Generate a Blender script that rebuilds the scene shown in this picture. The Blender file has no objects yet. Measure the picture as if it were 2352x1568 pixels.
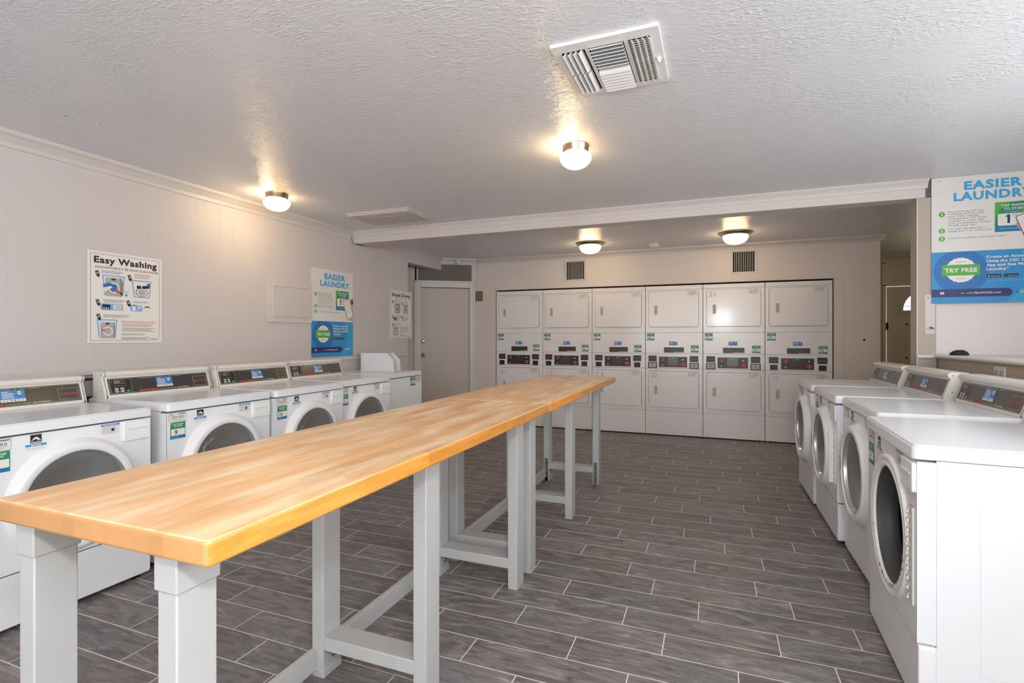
import bpy, bmesh, math, random
from mathutils import Matrix, Vector
R = math.radians
PI = math.pi
rng = random.Random(7)
scene = bpy.context.scene
COL = scene.collection

# ------------------------------------------------------------------ camera
cam = bpy.data.cameras.new('camera')
cam.sensor_width = 36.0
cam.lens = 1180.18 * 36.0 / 2352.0
cam.shift_y = -9.12 / 2352.0
cam.clip_start = 0.02
cam_o = bpy.data.objects.new('camera', cam)
cam_o.location = (0, 0, 1.231)
cam_o.rotation_euler = (R(90), 0, R(21.312))
COL.objects.link(cam_o)
scene.camera = cam_o

# ------------------------------------------------------------------ world (daylight outside the building)
w = bpy.data.worlds.new('daylight')
scene.world = w
w.use_nodes = True
w.node_tree.nodes['Background'].inputs[0].default_value = (0.93, 0.97, 1.0, 1)
w.node_tree.nodes['Background'].inputs[1].default_value = 2.5

# ------------------------------------------------------------------ lights: photographer's flash, fill lamps in two made-up openings
def area(name, loc, rot, sx, sy, power, color):
    d = bpy.data.lights.new(name, 'AREA')
    d.shape = 'RECTANGLE'
    d.size, d.size_y = sx, sy
    d.energy = power
    d.color = color
    o = bpy.data.objects.new(name, d)
    o.location = loc
    o.rotation_euler = rot
    COL.objects.link(o)
    return o
fl = bpy.data.lights.new('flash', 'POINT')
fl.energy = 50
fl.color = (0.93, 0.965, 1.0)
fl.shadow_soft_size = 0.06
fo = bpy.data.objects.new('flash', fl)
fo.location = (0.22, -0.12, 1.70)
COL.objects.link(fo)
area('front_fill', (-0.4, -2.05, 1.30), (R(112), 0, 0), 3.4, 1.9, 30, (0.93, 0.955, 1.0))  # added fill lamp behind the camera, set in a made-up opening
area('side_fill', (2.36, 0.95, 1.74), (R(90), 0, R(90)), 3.7, 0.94, 42, (0.93, 0.96, 1.0))  # added fill lamp from the right, brightens the left-hand side

# ------------------------------------------------------------------ exposure
vs = scene.view_settings
vs.view_transform = 'Standard'
vs.look = 'None'
vs.exposure = 0.3
vs.gamma = 1.0
vs.use_curve_mapping = False

# ------------------------------------------------------------------ materials
def lin(c):
    return tuple(((v / 255) / 12.92 if v / 255 <= 0.04045 else ((v / 255 + 0.055) / 1.055) ** 2.4) for v in c)
def new_mat(name):
    m = bpy.data.materials.new(name)
    m.use_nodes = True
    return m, m.node_tree, m.node_tree.nodes['Principled BSDF']
def nd(nt, typ, **kw):
    n = nt.nodes.new(typ)
    for k, v in kw.items():
        setattr(n, k, v)
    return n
def mat(name, rgb, rough=0.5, metal=0.0, spec=0.5, var=0.0, vscale=6.0, bump=0.0, bscale=60.0, coat=0.0):
    m, nt, b = new_mat(name)
    col = lin(rgb) + (1,)
    b.inputs['Base Color'].default_value = col
    b.inputs['Roughness'].default_value = rough
    b.inputs['Metallic'].default_value = metal
    b.inputs['Specular IOR Level'].default_value = spec
    b.inputs['Coat Weight'].default_value = coat
    tc = nd(nt, 'ShaderNodeTexCoord')
    if var > 0:
        n = nd(nt, 'ShaderNodeTexNoise')
        n.inputs['Scale'].default_value = vscale
        n.inputs['Detail'].default_value = 4
        nt.links.new(tc.outputs['Object'], n.inputs['Vector'])
        r = nd(nt, 'ShaderNodeMapRange')
        r.inputs[1].default_value = 0.3
        r.inputs[2].default_value = 0.7
        r.inputs[3].default_value = 1 - var
        r.inputs[4].default_value = 1 + var
        nt.links.new(n.outputs[0], r.inputs[0])
        mx = nd(nt, 'ShaderNodeVectorMath', operation='SCALE')
        mx.inputs[0].default_value = col[:3]
        nt.links.new(r.outputs[0], mx.inputs['Scale'])
        nt.links.new(mx.outputs[0], b.inputs['Base Color'])
    if bump > 0:
        n2 = nd(nt, 'ShaderNodeTexNoise')
        n2.inputs['Scale'].default_value = bscale
        n2.inputs['Detail'].default_value = 3
        nt.links.new(tc.outputs['Object'], n2.inputs['Vector'])
        bp = nd(nt, 'ShaderNodeBump')
        bp.inputs['Strength'].default_value = bump
        bp.inputs['Distance'].default_value = 0.004
        nt.links.new(n2.outputs[0], bp.inputs['Height'])
        nt.links.new(bp.outputs[0], b.inputs['Normal'])
    return m

def mat_emit(name, rgb, strength):
    m, nt, b = new_mat(name)
    b.inputs['Base Color'].default_value = rgb + (1,)
    b.inputs['Emission Color'].default_value = rgb + (1,)
    b.inputs['Emission Strength'].default_value = strength
    return m

def mat_globe(name, c1, s1, c2, s2, x0, x1):
    """lamp glass lit from inside, brighter where the bulb sits"""
    m, nt, b = new_mat(name)
    b.inputs['Roughness'].default_value = 0.25
    b.inputs['Base Color'].default_value = (0.8, 0.7, 0.5, 1)
    tc = nd(nt, 'ShaderNodeTexCoord')
    sp = nd(nt, 'ShaderNodeSeparateXYZ')
    nt.links.new(tc.outputs['Object'], sp.inputs[0])
    mr = nd(nt, 'ShaderNodeMapRange', interpolation_type='SMOOTHSTEP')
    mr.inputs[1].default_value = x0
    mr.inputs[2].default_value = x1
    nt.links.new(sp.outputs[0], mr.inputs[0])
    mc = nd(nt, 'ShaderNodeMix', data_type='RGBA')
    mc.inputs[6].default_value = tuple(v * s1 for v in c1) + (1,)
    mc.inputs[7].default_value = tuple(v * s2 for v in c2) + (1,)
    nt.links.new(mr.outputs[0], mc.inputs[0])
    nt.links.new(mc.outputs[2], b.inputs['Emission Color'])
    b.inputs['Emission Strength'].default_value = 1.0
    return m

def mat_ceiling(name='textured_ceiling_paint'):
    m, nt, b = new_mat(name)
    b.inputs['Base Color'].default_value = lin((229, 229, 233)) + (1,)
    b.inputs['Roughness'].default_value = 0.3
    b.inputs['Specular IOR Level'].default_value = 0.7
    tc = nd(nt, 'ShaderNodeTexCoord')
    mp = nd(nt, 'ShaderNodeMapping')
    mp.inputs['Scale'].default_value = (0.85, 2.0, 1)
    nt.links.new(tc.outputs['Object'], mp.inputs[0])
    n = nd(nt, 'ShaderNodeTexNoise')
    n.inputs['Scale'].default_value = 30
    n.inputs['Detail'].default_value = 3
    n.inputs['Roughness'].default_value = 0.6
    n.inputs['Distortion'].default_value = 1.4
    nt.links.new(mp.outputs[0], n.inputs['Vector'])
    # patches where the trowel left it smooth
    n2 = nd(nt, 'ShaderNodeTexNoise')
    n2.inputs['Scale'].default_value = 3.0
    n2.inputs['Detail'].default_value = 2
    nt.links.new(tc.outputs['Object'], n2.inputs['Vector'])
    r2 = nd(nt, 'ShaderNodeMapRange')
    r2.inputs[1].default_value = 0.35
    r2.inputs[2].default_value = 0.62
    r2.inputs[3].default_value = 0.25
    r2.inputs[4].default_value = 1.0
    nt.links.new(n2.outputs[0], r2.inputs[0])
    r = nd(nt, 'ShaderNodeMapRange')
    r.inputs[1].default_value = 0.42
    r.inputs[2].default_value = 0.66
    nt.links.new(n.outputs[0], r.inputs[0])
    mu = nd(nt, 'ShaderNodeMath', operation='MULTIPLY')
    nt.links.new(r.outputs[0], mu.inputs[0])
    nt.links.new(r2.outputs[0], mu.inputs[1])
    bp = nd(nt, 'ShaderNodeBump')
    bp.inputs['Strength'].default_value = 0.5
    bp.inputs['Distance'].default_value = 0.006
    nt.links.new(mu.outputs[0], bp.inputs['Height'])
    nt.links.new(bp.outputs[0], b.inputs['Normal'])
    return m

def mat_floor():
    """wood-look porcelain planks 0.61 x 0.158 m, running bond with random offsets, light grout"""
    m, nt, b = new_mat('grey_wood_look_tile')
    L = nt.links
    tc = nd(nt, 'ShaderNodeTexCoord')
    sp = nd(nt, 'ShaderNodeSeparateXYZ')
    L.new(tc.outputs['Object'], sp.inputs[0])
    def math_(op, a, bb=None, c=None):
        n = nd(nt, 'ShaderNodeMath', operation=op)
        for i, v in enumerate((a, bb, c)):
            if v is None: continue
            if isinstance(v, (int, float)): n.inputs[i].default_value = v
            else: L.new(v, n.inputs[i])
        return n.outputs[0]
    P, LN = 0.158, 0.61
    yy = math_('DIVIDE', math_('SUBTRACT', sp.outputs[1], 2.066), P)
    row = math_('FLOOR', yy)
    fy = math_('SUBTRACT', yy, row)
    # offset: thirds with jitter
    wn = nd(nt, 'ShaderNodeTexWhiteNoise', noise_dimensions='1D')
    L.new(row, wn.inputs['W'])
    off = math_('ADD', math_('MULTIPLY', row, 0.37), math_('MULTIPLY', wn.outputs['Value'], 0.18))
    xx = math_('ADD', math_('DIVIDE', math_('ADD', sp.outputs[0], 0.73), LN), off)
    colm = math_('FLOOR', xx)
    fx = math_('SUBTRACT', xx, colm)
    g = 0.002
    def edge(f, size):
        d = math_('MINIMUM', f, math_('SUBTRACT', 1.0, f))
        return math_('LESS_THAN', math_('MULTIPLY', d, size), g)
    grout = math_('MAXIMUM', edge(fy, P), edge(fx, LN))
    cid = nd(nt, 'ShaderNodeCombineXYZ')
    L.new(colm, cid.inputs[0]); L.new(row, cid.inputs[1])
    wn2 = nd(nt, 'ShaderNodeTexWhiteNoise', noise_dimensions='3D')
    L.new(cid.outputs[0], wn2.inputs['Vector'])
    # grain coordinates, shifted per plank
    sh = nd(nt, 'ShaderNodeVectorMath', operation='MULTIPLY_ADD')
    L.new(wn2.outputs['Color'], sh.inputs[0])
    sh.inputs[1].default_value = (9, 9, 9)
    L.new(tc.outputs['Object'], sh.inputs[2])
    mp = nd(nt, 'ShaderNodeMapping')
    mp.inputs['Scale'].default_value = (1.6, 7.0, 1)
    L.new(sh.outputs[0], mp.inputs[0])
    n1 = nd(nt, 'ShaderNodeTexNoise')
    n1.inputs['Scale'].default_value = 3.0
    n1.inputs['Detail'].default_value = 8
    n1.inputs['Roughness'].default_value = 0.65
    n1.inputs['Distortion'].default_value = 1.8
    L.new(mp.outputs[0], n1.inputs['Vector'])
    cr = nd(nt, 'ShaderNodeValToRGB')
    e = cr.color_ramp.elements
    e[0].position = 0.28; e[0].color = lin((86, 81, 80)) + (1,)
    e[1].position = 0.74; e[1].color = lin((178, 166, 159)) + (1,)
    k = e.new(0.45); k.color = lin((116, 109, 108)) + (1,)
    k = e.new(0.58); k.color = lin((136, 128, 124)) + (1,)
    L.new(n1.outputs[0], cr.inputs[0])
    # per plank tone
    hv = nd(nt, 'ShaderNodeHueSaturation')
    L.new(cr.outputs[0], hv.inputs['Color'])
    L.new(math_('ADD', 0.86, math_('MULTIPLY', wn2.outputs['Value'], 0.26)), hv.inputs['Value'])
    # bluish / brownish drift
    n3 = nd(nt, 'ShaderNodeTexNoise')
    n3.inputs['Scale'].default_value = 3.5
    L.new(sh.outputs[0], n3.inputs['Vector'])
    tint = nd(nt, 'ShaderNodeMix', data_type='RGBA', blend_type='MULTIPLY')
    tint.inputs[0].default_value = 1.0
    t2 = nd(nt, 'ShaderNodeValToRGB')
    t2.color_ramp.elements[0].position = 0.38
    t2.color_ramp.elements[0].color = (0.93, 1.0, 1.03, 1)
    t2.color_ramp.elements[1].position = 0.62
    t2.color_ramp.elements[1].color = (1.03, 0.985, 0.965, 1)
    L.new(n3.outputs[0], t2.inputs[0])
    L.new(hv.outputs[0], tint.inputs[6]); L.new(t2.outputs[0], tint.inputs[7])
    mx = nd(nt, 'ShaderNodeMix', data_type='RGBA')
    mx.inputs[7].default_value = lin((232, 222, 212)) + (1,)
    L.new(grout, mx.inputs[0]); L.new(tint.outputs[2], mx.inputs[6])
    L.new(mx.outputs[2], b.inputs['Base Color'])
    b.inputs['Roughness'].default_value = 0.42
    b.inputs['Specular IOR Level'].default_value = 0.4
    bp = nd(nt, 'ShaderNodeBump')
    bp.inputs['Strength'].default_value = 0.25
    bp.inputs['Distance'].default_value = 0.003
    hh = math_('SUBTRACT', math_('MULTIPLY', n1.outputs[0], 0.6), grout)
    L.new(hh, bp.inputs['Height'])
    L.new(bp.outputs[0], b.inputs['Normal'])
    return m

def mat_wood():
    """maple butcher block: staves along Y"""
    m, nt, b = new_mat('maple_butcher_block')
    L = nt.links
    tc = nd(nt, 'ShaderNodeTexCoord')
    sp = nd(nt, 'ShaderNodeSeparateXYZ')
    L.new(tc.outputs['Object'], sp.inputs[0])
    def math_(op, a, bb=None):
        n = nd(nt, 'ShaderNodeMath', operation=op)
        for i, v in enumerate((a, bb)):
            if v is None: continue
            if isinstance(v, (int, float)): n.inputs[i].default_value = v
            else: L.new(v, n.inputs[i])
        return n.outputs[0]
    row = math_('FLOOR', math_('DIVIDE', sp.outputs[0], 0.041))
    wn = nd(nt, 'ShaderNodeTexWhiteNoise', noise_dimensions='1D')
    L.new(row, wn.inputs['W'])
    seg = math_('FLOOR', math_('ADD', math_('DIVIDE', sp.outputs[1], 0.75), math_('MULTIPLY', wn.outputs['Value'], 7.0)))
    cid = nd(nt, 'ShaderNodeCombineXYZ')
    L.new(row, cid.inputs[0]); L.new(seg, cid.inputs[1])
    wn2 = nd(nt, 'ShaderNodeTexWhiteNoise', noise_dimensions='3D')
    L.new(cid.outputs[0], wn2.inputs['Vector'])
    sh = nd(nt, 'ShaderNodeVectorMath', operation='MULTIPLY_ADD')
    L.new(wn2.outputs['Color'], sh.inputs[0]); sh.inputs[1].default_value = (5, 5, 5)
    L.new(tc.outputs['Object'], sh.inputs[2])
    mp = nd(nt, 'ShaderNodeMapping'); mp.inputs['Scale'].default_value = (13, 1.3, 13)
    L.new(sh.outputs[0], mp.inputs[0])
    n1 = nd(nt, 'ShaderNodeTexNoise')
    n1.inputs['Scale'].default_value = 3.2; n1.inputs['Detail'].default_value = 6
    n1.inputs['Roughness'].default_value = 0.6; n1.inputs['Distortion'].default_value = 1.2
    L.new(mp.outputs[0], n1.inputs['Vector'])
    cr = nd(nt, 'ShaderNodeValToRGB')
    e = cr.color_ramp.elements
    e[0].position = 0.25; e[0].color = lin((196, 124, 56)) + (1,)
    e[1].position = 0.72; e[1].color = lin((232, 172, 100)) + (1,)
    k = e.new(0.42); k.color = lin((218, 148, 74)) + (1,)
    L.new(n1.outputs[0], cr.inputs[0])
    # large worn pale areas, with the ceiling's sheen painted into the top face
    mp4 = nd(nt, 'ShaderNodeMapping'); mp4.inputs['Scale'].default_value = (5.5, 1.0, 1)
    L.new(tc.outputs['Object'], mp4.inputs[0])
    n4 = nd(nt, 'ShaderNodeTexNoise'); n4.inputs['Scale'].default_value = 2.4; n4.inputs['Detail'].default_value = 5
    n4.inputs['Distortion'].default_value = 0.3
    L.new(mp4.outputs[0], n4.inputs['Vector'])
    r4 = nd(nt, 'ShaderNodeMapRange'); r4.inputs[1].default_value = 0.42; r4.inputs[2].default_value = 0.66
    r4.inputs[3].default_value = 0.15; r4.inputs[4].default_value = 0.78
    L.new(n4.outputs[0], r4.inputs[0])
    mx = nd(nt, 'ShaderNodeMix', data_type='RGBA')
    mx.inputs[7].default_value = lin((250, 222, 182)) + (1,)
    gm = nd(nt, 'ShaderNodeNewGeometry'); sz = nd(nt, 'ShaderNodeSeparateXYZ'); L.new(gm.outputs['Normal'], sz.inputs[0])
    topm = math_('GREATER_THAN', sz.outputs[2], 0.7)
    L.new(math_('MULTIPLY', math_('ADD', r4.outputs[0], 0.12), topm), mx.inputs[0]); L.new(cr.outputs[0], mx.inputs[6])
    ends = math_('GREATER_THAN', math_('ABSOLUTE', sz.outputs[1]), 0.7)
    sides = math_('GREATER_THAN', math_('ABSOLUTE', sz.outputs[0]), 0.7)
    me_ = nd(nt, 'ShaderNodeMix', data_type='RGBA'); me_.inputs[7].default_value = lin((196, 146, 98)) + (1,)
    L.new(math_('MULTIPLY', ends, 0.8), me_.inputs[0]); L.new(mx.outputs[2], me_.inputs[6])
    ms_ = nd(nt, 'ShaderNodeMix', data_type='RGBA', blend_type='MULTIPLY'); ms_.inputs[7].default_value = (1.0, 0.9, 0.58, 1)
    L.new(sides, ms_.inputs[0]); L.new(me_.outputs[2], ms_.inputs[6])
    hv = nd(nt, 'ShaderNodeHueSaturation')
    L.new(ms_.outputs[2], hv.inputs['Color'])
    L.new(math_('ADD', 0.9, math_('MULTIPLY', wn2.outputs['Value'], 0.17)), hv.inputs['Value'])
    L.new(hv.outputs[0], b.inputs['Base Color'])
    b.inputs['Roughness'].default_value = 0.33
    b.inputs['Specular IOR Level'].default_value = 0.6
    return m

def mat_glass():
    m = bpy.data.materials.new('tinted_door_glass'); m.use_nodes = True
    nt = m.node_tree; nt.nodes.clear()
    out = nd(nt, 'ShaderNodeOutputMaterial')
    tr = nd(nt, 'ShaderNodeBsdfTransparent'); tr.inputs[0].default_value = (0.42, 0.43, 0.42, 1)
    gl = nd(nt, 'ShaderNodeBsdfGlossy'); gl.inputs['Roughness'].default_value = 0.06
    gl.inputs[0].default_value = (0.9, 0.9, 0.9, 1)
    tcg = nd(nt, 'ShaderNodeTexCoord'); ng = nd(nt, 'ShaderNodeTexNoise'); ng.inputs['Scale'].default_value = 5.0; ng.inputs['Detail'].default_value = 1; ng.inputs['Distortion'].default_value = 1.5
    nt.links.new(tcg.outputs['Object'], ng.inputs['Vector'])
    bg = nd(nt, 'ShaderNodeBump'); bg.inputs['Strength'].default_value = 0.25; bg.inputs['Distance'].default_value = 0.03
    nt.links.new(ng.outputs[0], bg.inputs['Height']); nt.links.new(bg.outputs[0], gl.inputs['Normal'])
    fr = nd(nt, 'ShaderNodeFresnel'); fr.inputs[0].default_value = 1.9
    mx = nd(nt, 'ShaderNodeMixShader')
    mr = nd(nt, 'ShaderNodeMapRange'); mr.inputs[3].default_value = 0.22; nt.links.new(fr.outputs[0], mr.inputs[0]); nt.links.new(mr.outputs[0], mx.inputs[0]); nt.links.new(tr.outputs[0], mx.inputs[1]); nt.links.new(gl.outputs[0], mx.inputs[2])
    df = nd(nt, 'ShaderNodeBsdfDiffuse'); df.inputs[0].default_value = (0.42, 0.415, 0.40, 1)
    m2 = nd(nt, 'ShaderNodeMixShader'); m2.inputs[0].default_value = 0.38
    nt.links.new(mx.outputs[0], m2.inputs[1]); nt.links.new(df.outputs[0], m2.inputs[2])
    nt.links.new(m2.outputs[0], out.inputs[0])
    return m

M = {}
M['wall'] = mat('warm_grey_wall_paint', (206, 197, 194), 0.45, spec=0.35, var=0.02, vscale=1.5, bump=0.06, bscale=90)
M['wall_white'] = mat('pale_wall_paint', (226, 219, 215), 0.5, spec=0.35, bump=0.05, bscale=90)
M['trim'] = mat('painted_trim', (208, 200, 194), 0.4, var=0.02)
M['ceiling'] = mat_ceiling()
M['floor'] = mat_floor()
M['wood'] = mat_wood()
M['leg'] = mat('pale_grey_painted_wood', (182, 182, 180), 0.45, var=0.025, vscale=9, bump=0.08, bscale=40)
M['white'] = mat('white_enamel', (233, 233, 235), 0.22, spec=0.5, var=0.008, vscale=4)
M['white_pl'] = mat('white_plastic', (236, 235, 233), 0.35)
M['cream'] = mat('off_white_enamel', (222, 217, 208), 0.3)
M['dryer'] = mat('greyish_white_enamel', (236, 230, 228), 0.15, spec=0.5, var=0.01, vscale=3)
M['seam'] = mat('dark_seam', (60, 55, 52), 0.7)
M['black'] = mat('black_plastic', (22, 20, 19), 0.4)
M['dark'] = mat('dark_cavity', (12, 10, 9), 0.9)
M['panel'] = mat('charcoal_control_panel', (62, 59, 57), 0.22, spec=0.6, var=0.06, vscale=8)
M['panel_line'] = mat('silver_print', (176, 174, 170), 0.4)
M['panel2'] = mat('black_brown_panel', (44, 36, 35), 0.35)
M['maroon'] = mat('dark_maroon_plastic', (62, 44, 44), 0.4)
M['lcd'] = mat('green_grey_display', (120, 122, 74), 0.3)
M['btn'] = mat('pale_button', (205, 204, 200), 0.4)
M['green_btn'] = mat('green_button', (20, 170, 110), 0.4)
M['red'] = mat('red_print', (214, 58, 44), 0.5)
M['steel'] = mat('stainless_drum', (84, 84, 84), 0.5, metal=0.3, var=0.1, vscale=14)
M['chrome'] = mat('chrome', (205, 203, 200), 0.12, metal=1.0)
M['nickel'] = mat('brushed_nickel', (188, 170, 150), 0.28, metal=1.0)
M['galv'] = mat('galvanised_steel', (140, 138, 134), 0.4, metal=0.9, var=0.1, vscale=30)
M['rubber'] = mat('grey_rubber_gasket', (68, 67, 67), 0.5)
M['silver'] = mat('silver_door_trim', (190, 190, 192), 0.25, metal=0.6)
M['glass'] = mat_glass()
M['paper'] = mat('poster_white', (224, 220, 214), 0.4)
M['sign'] = mat('sign_white', (232, 226, 218), 0.35)
M['ink'] = mat('black_ink', (34, 32, 40), 0.5)
M['grey_ink'] = mat('grey_ink', (120, 114, 112), 0.5)
M['lgrey'] = mat('light_grey_ink', (178, 174, 170), 0.5)
M['mgrey'] = mat('mid_grey_ink', (140, 138, 136), 0.5)
M['sky'] = mat('sky_blue_ink', (58, 164, 214), 0.5)
M['blue1'] = mat('poster_blue', (42, 140, 200), 0.45)
M['blue2'] = mat('poster_deep_blue', (34, 110, 180), 0.45)
M['blue3'] = mat('poster_cyan_blue', (48, 160, 206), 0.45)
M['navy'] = mat('navy_ink', (30, 44, 100), 0.45)
M['green1'] = mat('bright_green_ink', (84, 172, 54), 0.45)
M['green2'] = mat('teal_green_ink', (30, 138, 100), 0.45)
M['teal'] = mat('teal_blue_ink', (16, 118, 168), 0.45)
M['halo'] = mat('pale_blue_ink', (122, 176, 222), 0.5)
M['skin'] = mat('printed_hand_tone', (222, 160, 140), 0.5)
M['sblue'] = mat('sticker_blue', (70, 130, 190), 0.45)
M['olive'] = mat('olive_brown_metal', (122, 108, 78), 0.5)
M['rust'] = mat('rust_stain', (150, 96, 50), 0.8)
M['mesh'] = mat('grey_wire_mesh', (150, 142, 138), 0.5)
M['cloth'] = mat('dark_plum_cloth', (44, 36, 42), 0.8)
M['brass'] = mat('old_brass', (150, 120, 70), 0.35, metal=0.9)
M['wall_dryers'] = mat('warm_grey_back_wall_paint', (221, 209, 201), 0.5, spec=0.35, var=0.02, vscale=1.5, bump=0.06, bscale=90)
M['door'] = mat('taupe_door_paint', (190, 178, 169), 0.45, bump=.04, bscale=60)
M['post'] = mat('tan_post_paint', (182, 168, 156), 0.5, bump=.05, bscale=80)
M['tan'] = mat('tan_wall_paint', (186, 170, 150), 0.5, var=.03)
M['hall'] = mat('hall_paint', (198, 190, 170), 0.5)
M['orange'] = mat('orange_rust_edge', (214, 110, 60), 0.7)
WARM = (1.0, 0.72, 0.38)
M['globe'] = mat_globe('lit_globe_glass', (1.0, 0.74, 0.40), 24.0, (1.0, 0.60, 0.22), 5.0, 0.0, 0.06)
M['bowl'] = mat_globe('lit_bowl_glass', (1.0, 0.76, 0.46), 17.0, (1.0, 0.60, 0.26), 10.0, 0.02, 0.14)

# ------------------------------------------------------------------ text
_tc = {}
def text_polys(s, bold=0.0):
    key = (s, bold)
    if key in _tc: return _tc[key]
    cu = bpy.data.curves.new('tmp_text', 'FONT')
    cu.body = s; cu.size = 1.0; cu.fill_mode = 'FRONT'; cu.offset = bold; cu.resolution_u = 3; cu.space_character = 1.0 + 2.6 * bold
    o = bpy.data.objects.new('tmp_text', cu)
    me = bpy.data.meshes.new_from_object(o)
    vs_ = [(v.co.x, v.co.y) for v in me.vertices]
    fs = [tuple(p.vertices) for p in me.polygons]
    bpy.data.objects.remove(o); bpy.data.curves.remove(cu); bpy.data.meshes.remove(me)
    _tc[key] = (vs_, fs)
    return _tc[key]
_cap = text_polys('H')
CAPH = max(v[1] for v in _cap[0]) - min(v[1] for v in _cap[0])

# ------------------------------------------------------------------ mesh builder
class MB:
    def __init__(self):
        self.v = []; self.f = []; self.m = []; self.mats = []; self.smooth = []
        self.T = Matrix.Identity(4)
    def mi(self, name):
        if name not in self.mats: self.mats.append(name)
        return self.mats.index(name)
    def raw(self, vs_, fs, mname, smooth=False):
        b0 = len(self.v)
        self.v += [tuple(self.T @ Vector(p)) for p in vs_]
        k = self.mi(mname)
        for f in fs:
            self.f.append(tuple(i + b0 for i in f)); self.m.append(k); self.smooth.append(smooth)
    def box(self, x0, x1, y0, y1, z0, z1, mname):
        if x0 > x1: x0, x1 = x1, x0
        if y0 > y1: y0, y1 = y1, y0
        if z0 > z1: z0, z1 = z1, z0
        v = [(x0, y0, z0), (x1, y0, z0), (x1, y1, z0), (x0, y1, z0), (x0, y0, z1), (x1, y0, z1), (x1, y1, z1), (x0, y1, z1)]
        f = [(0, 3, 2, 1), (4, 5, 6, 7), (0, 1, 5, 4), (1, 2, 6, 5), (2, 3, 7, 6), (3, 0, 4, 7)]
        self.raw(v, f, mname); return self
    def prism(self, prof, x0, x1, mname, axis='x'):
        """profile given in the plane normal to the axis; x: (y,z)  y: (x,z)  z: (x,y)"""
        n = len(prof)
        def P(a, b, t): return (t, a, b) if axis == 'x' else ((a, t, b) if axis == 'y' else (a, b, t))
        v = [P(a, b, x0) for a, b in prof] + [P(a, b, x1) for a, b in prof]
        f = [tuple(range(n)), tuple(range(2 * n - 1, n - 1, -1))]
        f += [(i, i + n, (i + 1) % n + n, (i + 1) % n) for i in range(n)]
        self.raw(v, f, mname); return self
    def lathe(self, prof, mname, seg=48, axis='z', c=(0, 0, 0), mats=None):
        """profile of (r, h) pairs; axis z up or y (h runs along y)"""
        v = []; n = len(prof)
        for k in range(seg):
            a = 2 * PI * k / seg
            for r, h in prof:
                if axis == 'z': v.append((c[0] + r * math.cos(a), c[1] + r * math.sin(a), c[2] + h))
                elif axis == 'y': v.append((c[0] + r * math.cos(a), c[1] + h, c[2] + r * math.sin(a)))
                else: v.append((c[0] + h, c[1] + r * math.cos(a), c[2] + r * math.sin(a)))
        for j in range(n - 1):
            fs = [(k * n + j, ((k + 1) % seg) * n + j, ((k + 1) % seg) * n + j + 1, k * n + j + 1) for k in range(seg)]
            self.raw_shared(v, fs, mats[j] if mats else mname, True, first=(j == 0))
        return self
    def raw_shared(self, vs_, fs, mname, smooth, first):
        if first:
            self._b0 = len(self.v); self.v += [tuple(self.T @ Vector(p)) for p in vs_]
        k = self.mi(mname)
        for f in fs:
            self.f.append(tuple(i + self._b0 for i in f)); self.m.append(k); self.smooth.append(smooth)
    def tube(self, pts, r, mname, seg=10):
        P = [Vector(p) for p in pts]; n = len(P); v = []
        up = Vector((0, 0, 1))
        for i, p in enumerate(P):
            d = (P[min(i + 1, n - 1)] - P[max(i - 1, 0)]).normalized()
            u = d.cross(up)
            if u.length < 1e-3: u = d.cross(Vector((0, 1, 0)))
            u.normalize(); w_ = d.cross(u)
            rr = r[i] if isinstance(r, (list, tuple)) else r
            for k in range(seg):
                a = 2 * PI * k / seg
                v.append(tuple(p + rr * (math.cos(a) * u + math.sin(a) * w_)))
        f = [(i * seg + k, i * seg + (k + 1) % seg, (i + 1) * seg + (k + 1) % seg, (i + 1) * seg + k) for i in range(n - 1) for k in range(seg)]
        f += [tuple(range(seg)), tuple(range(n * seg - 1, (n - 1) * seg - 1, -1))]
        self.raw(v, f, mname, True); return self
    # ---- flat art: drawn in the local xz plane facing -y, in layers
    def poly2(self, pts, mname, k=0):
        y = -0.0005 * k
        self.raw([(a, y, b) for a, b in pts], [tuple(range(len(pts)))], mname); return self
    def rect2(self, x0, x1, z0, z1, mname, k=0):
        return self.poly2([(x0, z0), (x1, z0), (x1, z1), (x0, z1)], mname, k)
    def rr2(self, x0, x1, z0, z1, r, mname, k=0):
        return self.poly2(rr(x0, x1, z0, z1, r), mname, k)
    def circ2(self, x, z, r, mname, k=0, n=28, sx=1.0):
        return self.poly2([(x + sx * r * math.cos(2 * PI * i / n), z + r * math.sin(2 * PI * i / n)) for i in range(n)], mname, k)
    def frame2(self, x0, x1, z0, z1, t, mname, k=0):
        self.rect2(x0, x1, z0, z0 + t, mname, k); self.rect2(x0, x1, z1 - t, z1, mname, k)
        self.rect2(x0, x0 + t, z0 + t, z1 - t, mname, k); self.rect2(x1 - t, x1, z0 + t, z1 - t, mname, k); return self
    def text2(self, s, x, z, h, mname, k=1, align='l', bold=0.0, width=None, sx=1.0):
        vs_, fs = text_polys(s, bold)
        if not vs_: return self
        x0 = min(v[0] for v in vs_); x1 = max(v[0] for v in vs_)
        sc = h / CAPH; kx = sc * sx
        if width: kx = width / (x1 - x0)
        ox = {'l': 0, 'c': -(x1 - x0) / 2, 'r': -(x1 - x0)}[align]
        y = -0.0005 * k
        self.raw([(x + (v[0] - x0 + ox) * kx, y, z + v[1] * sc) for v in vs_], fs, mname); return self
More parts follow.
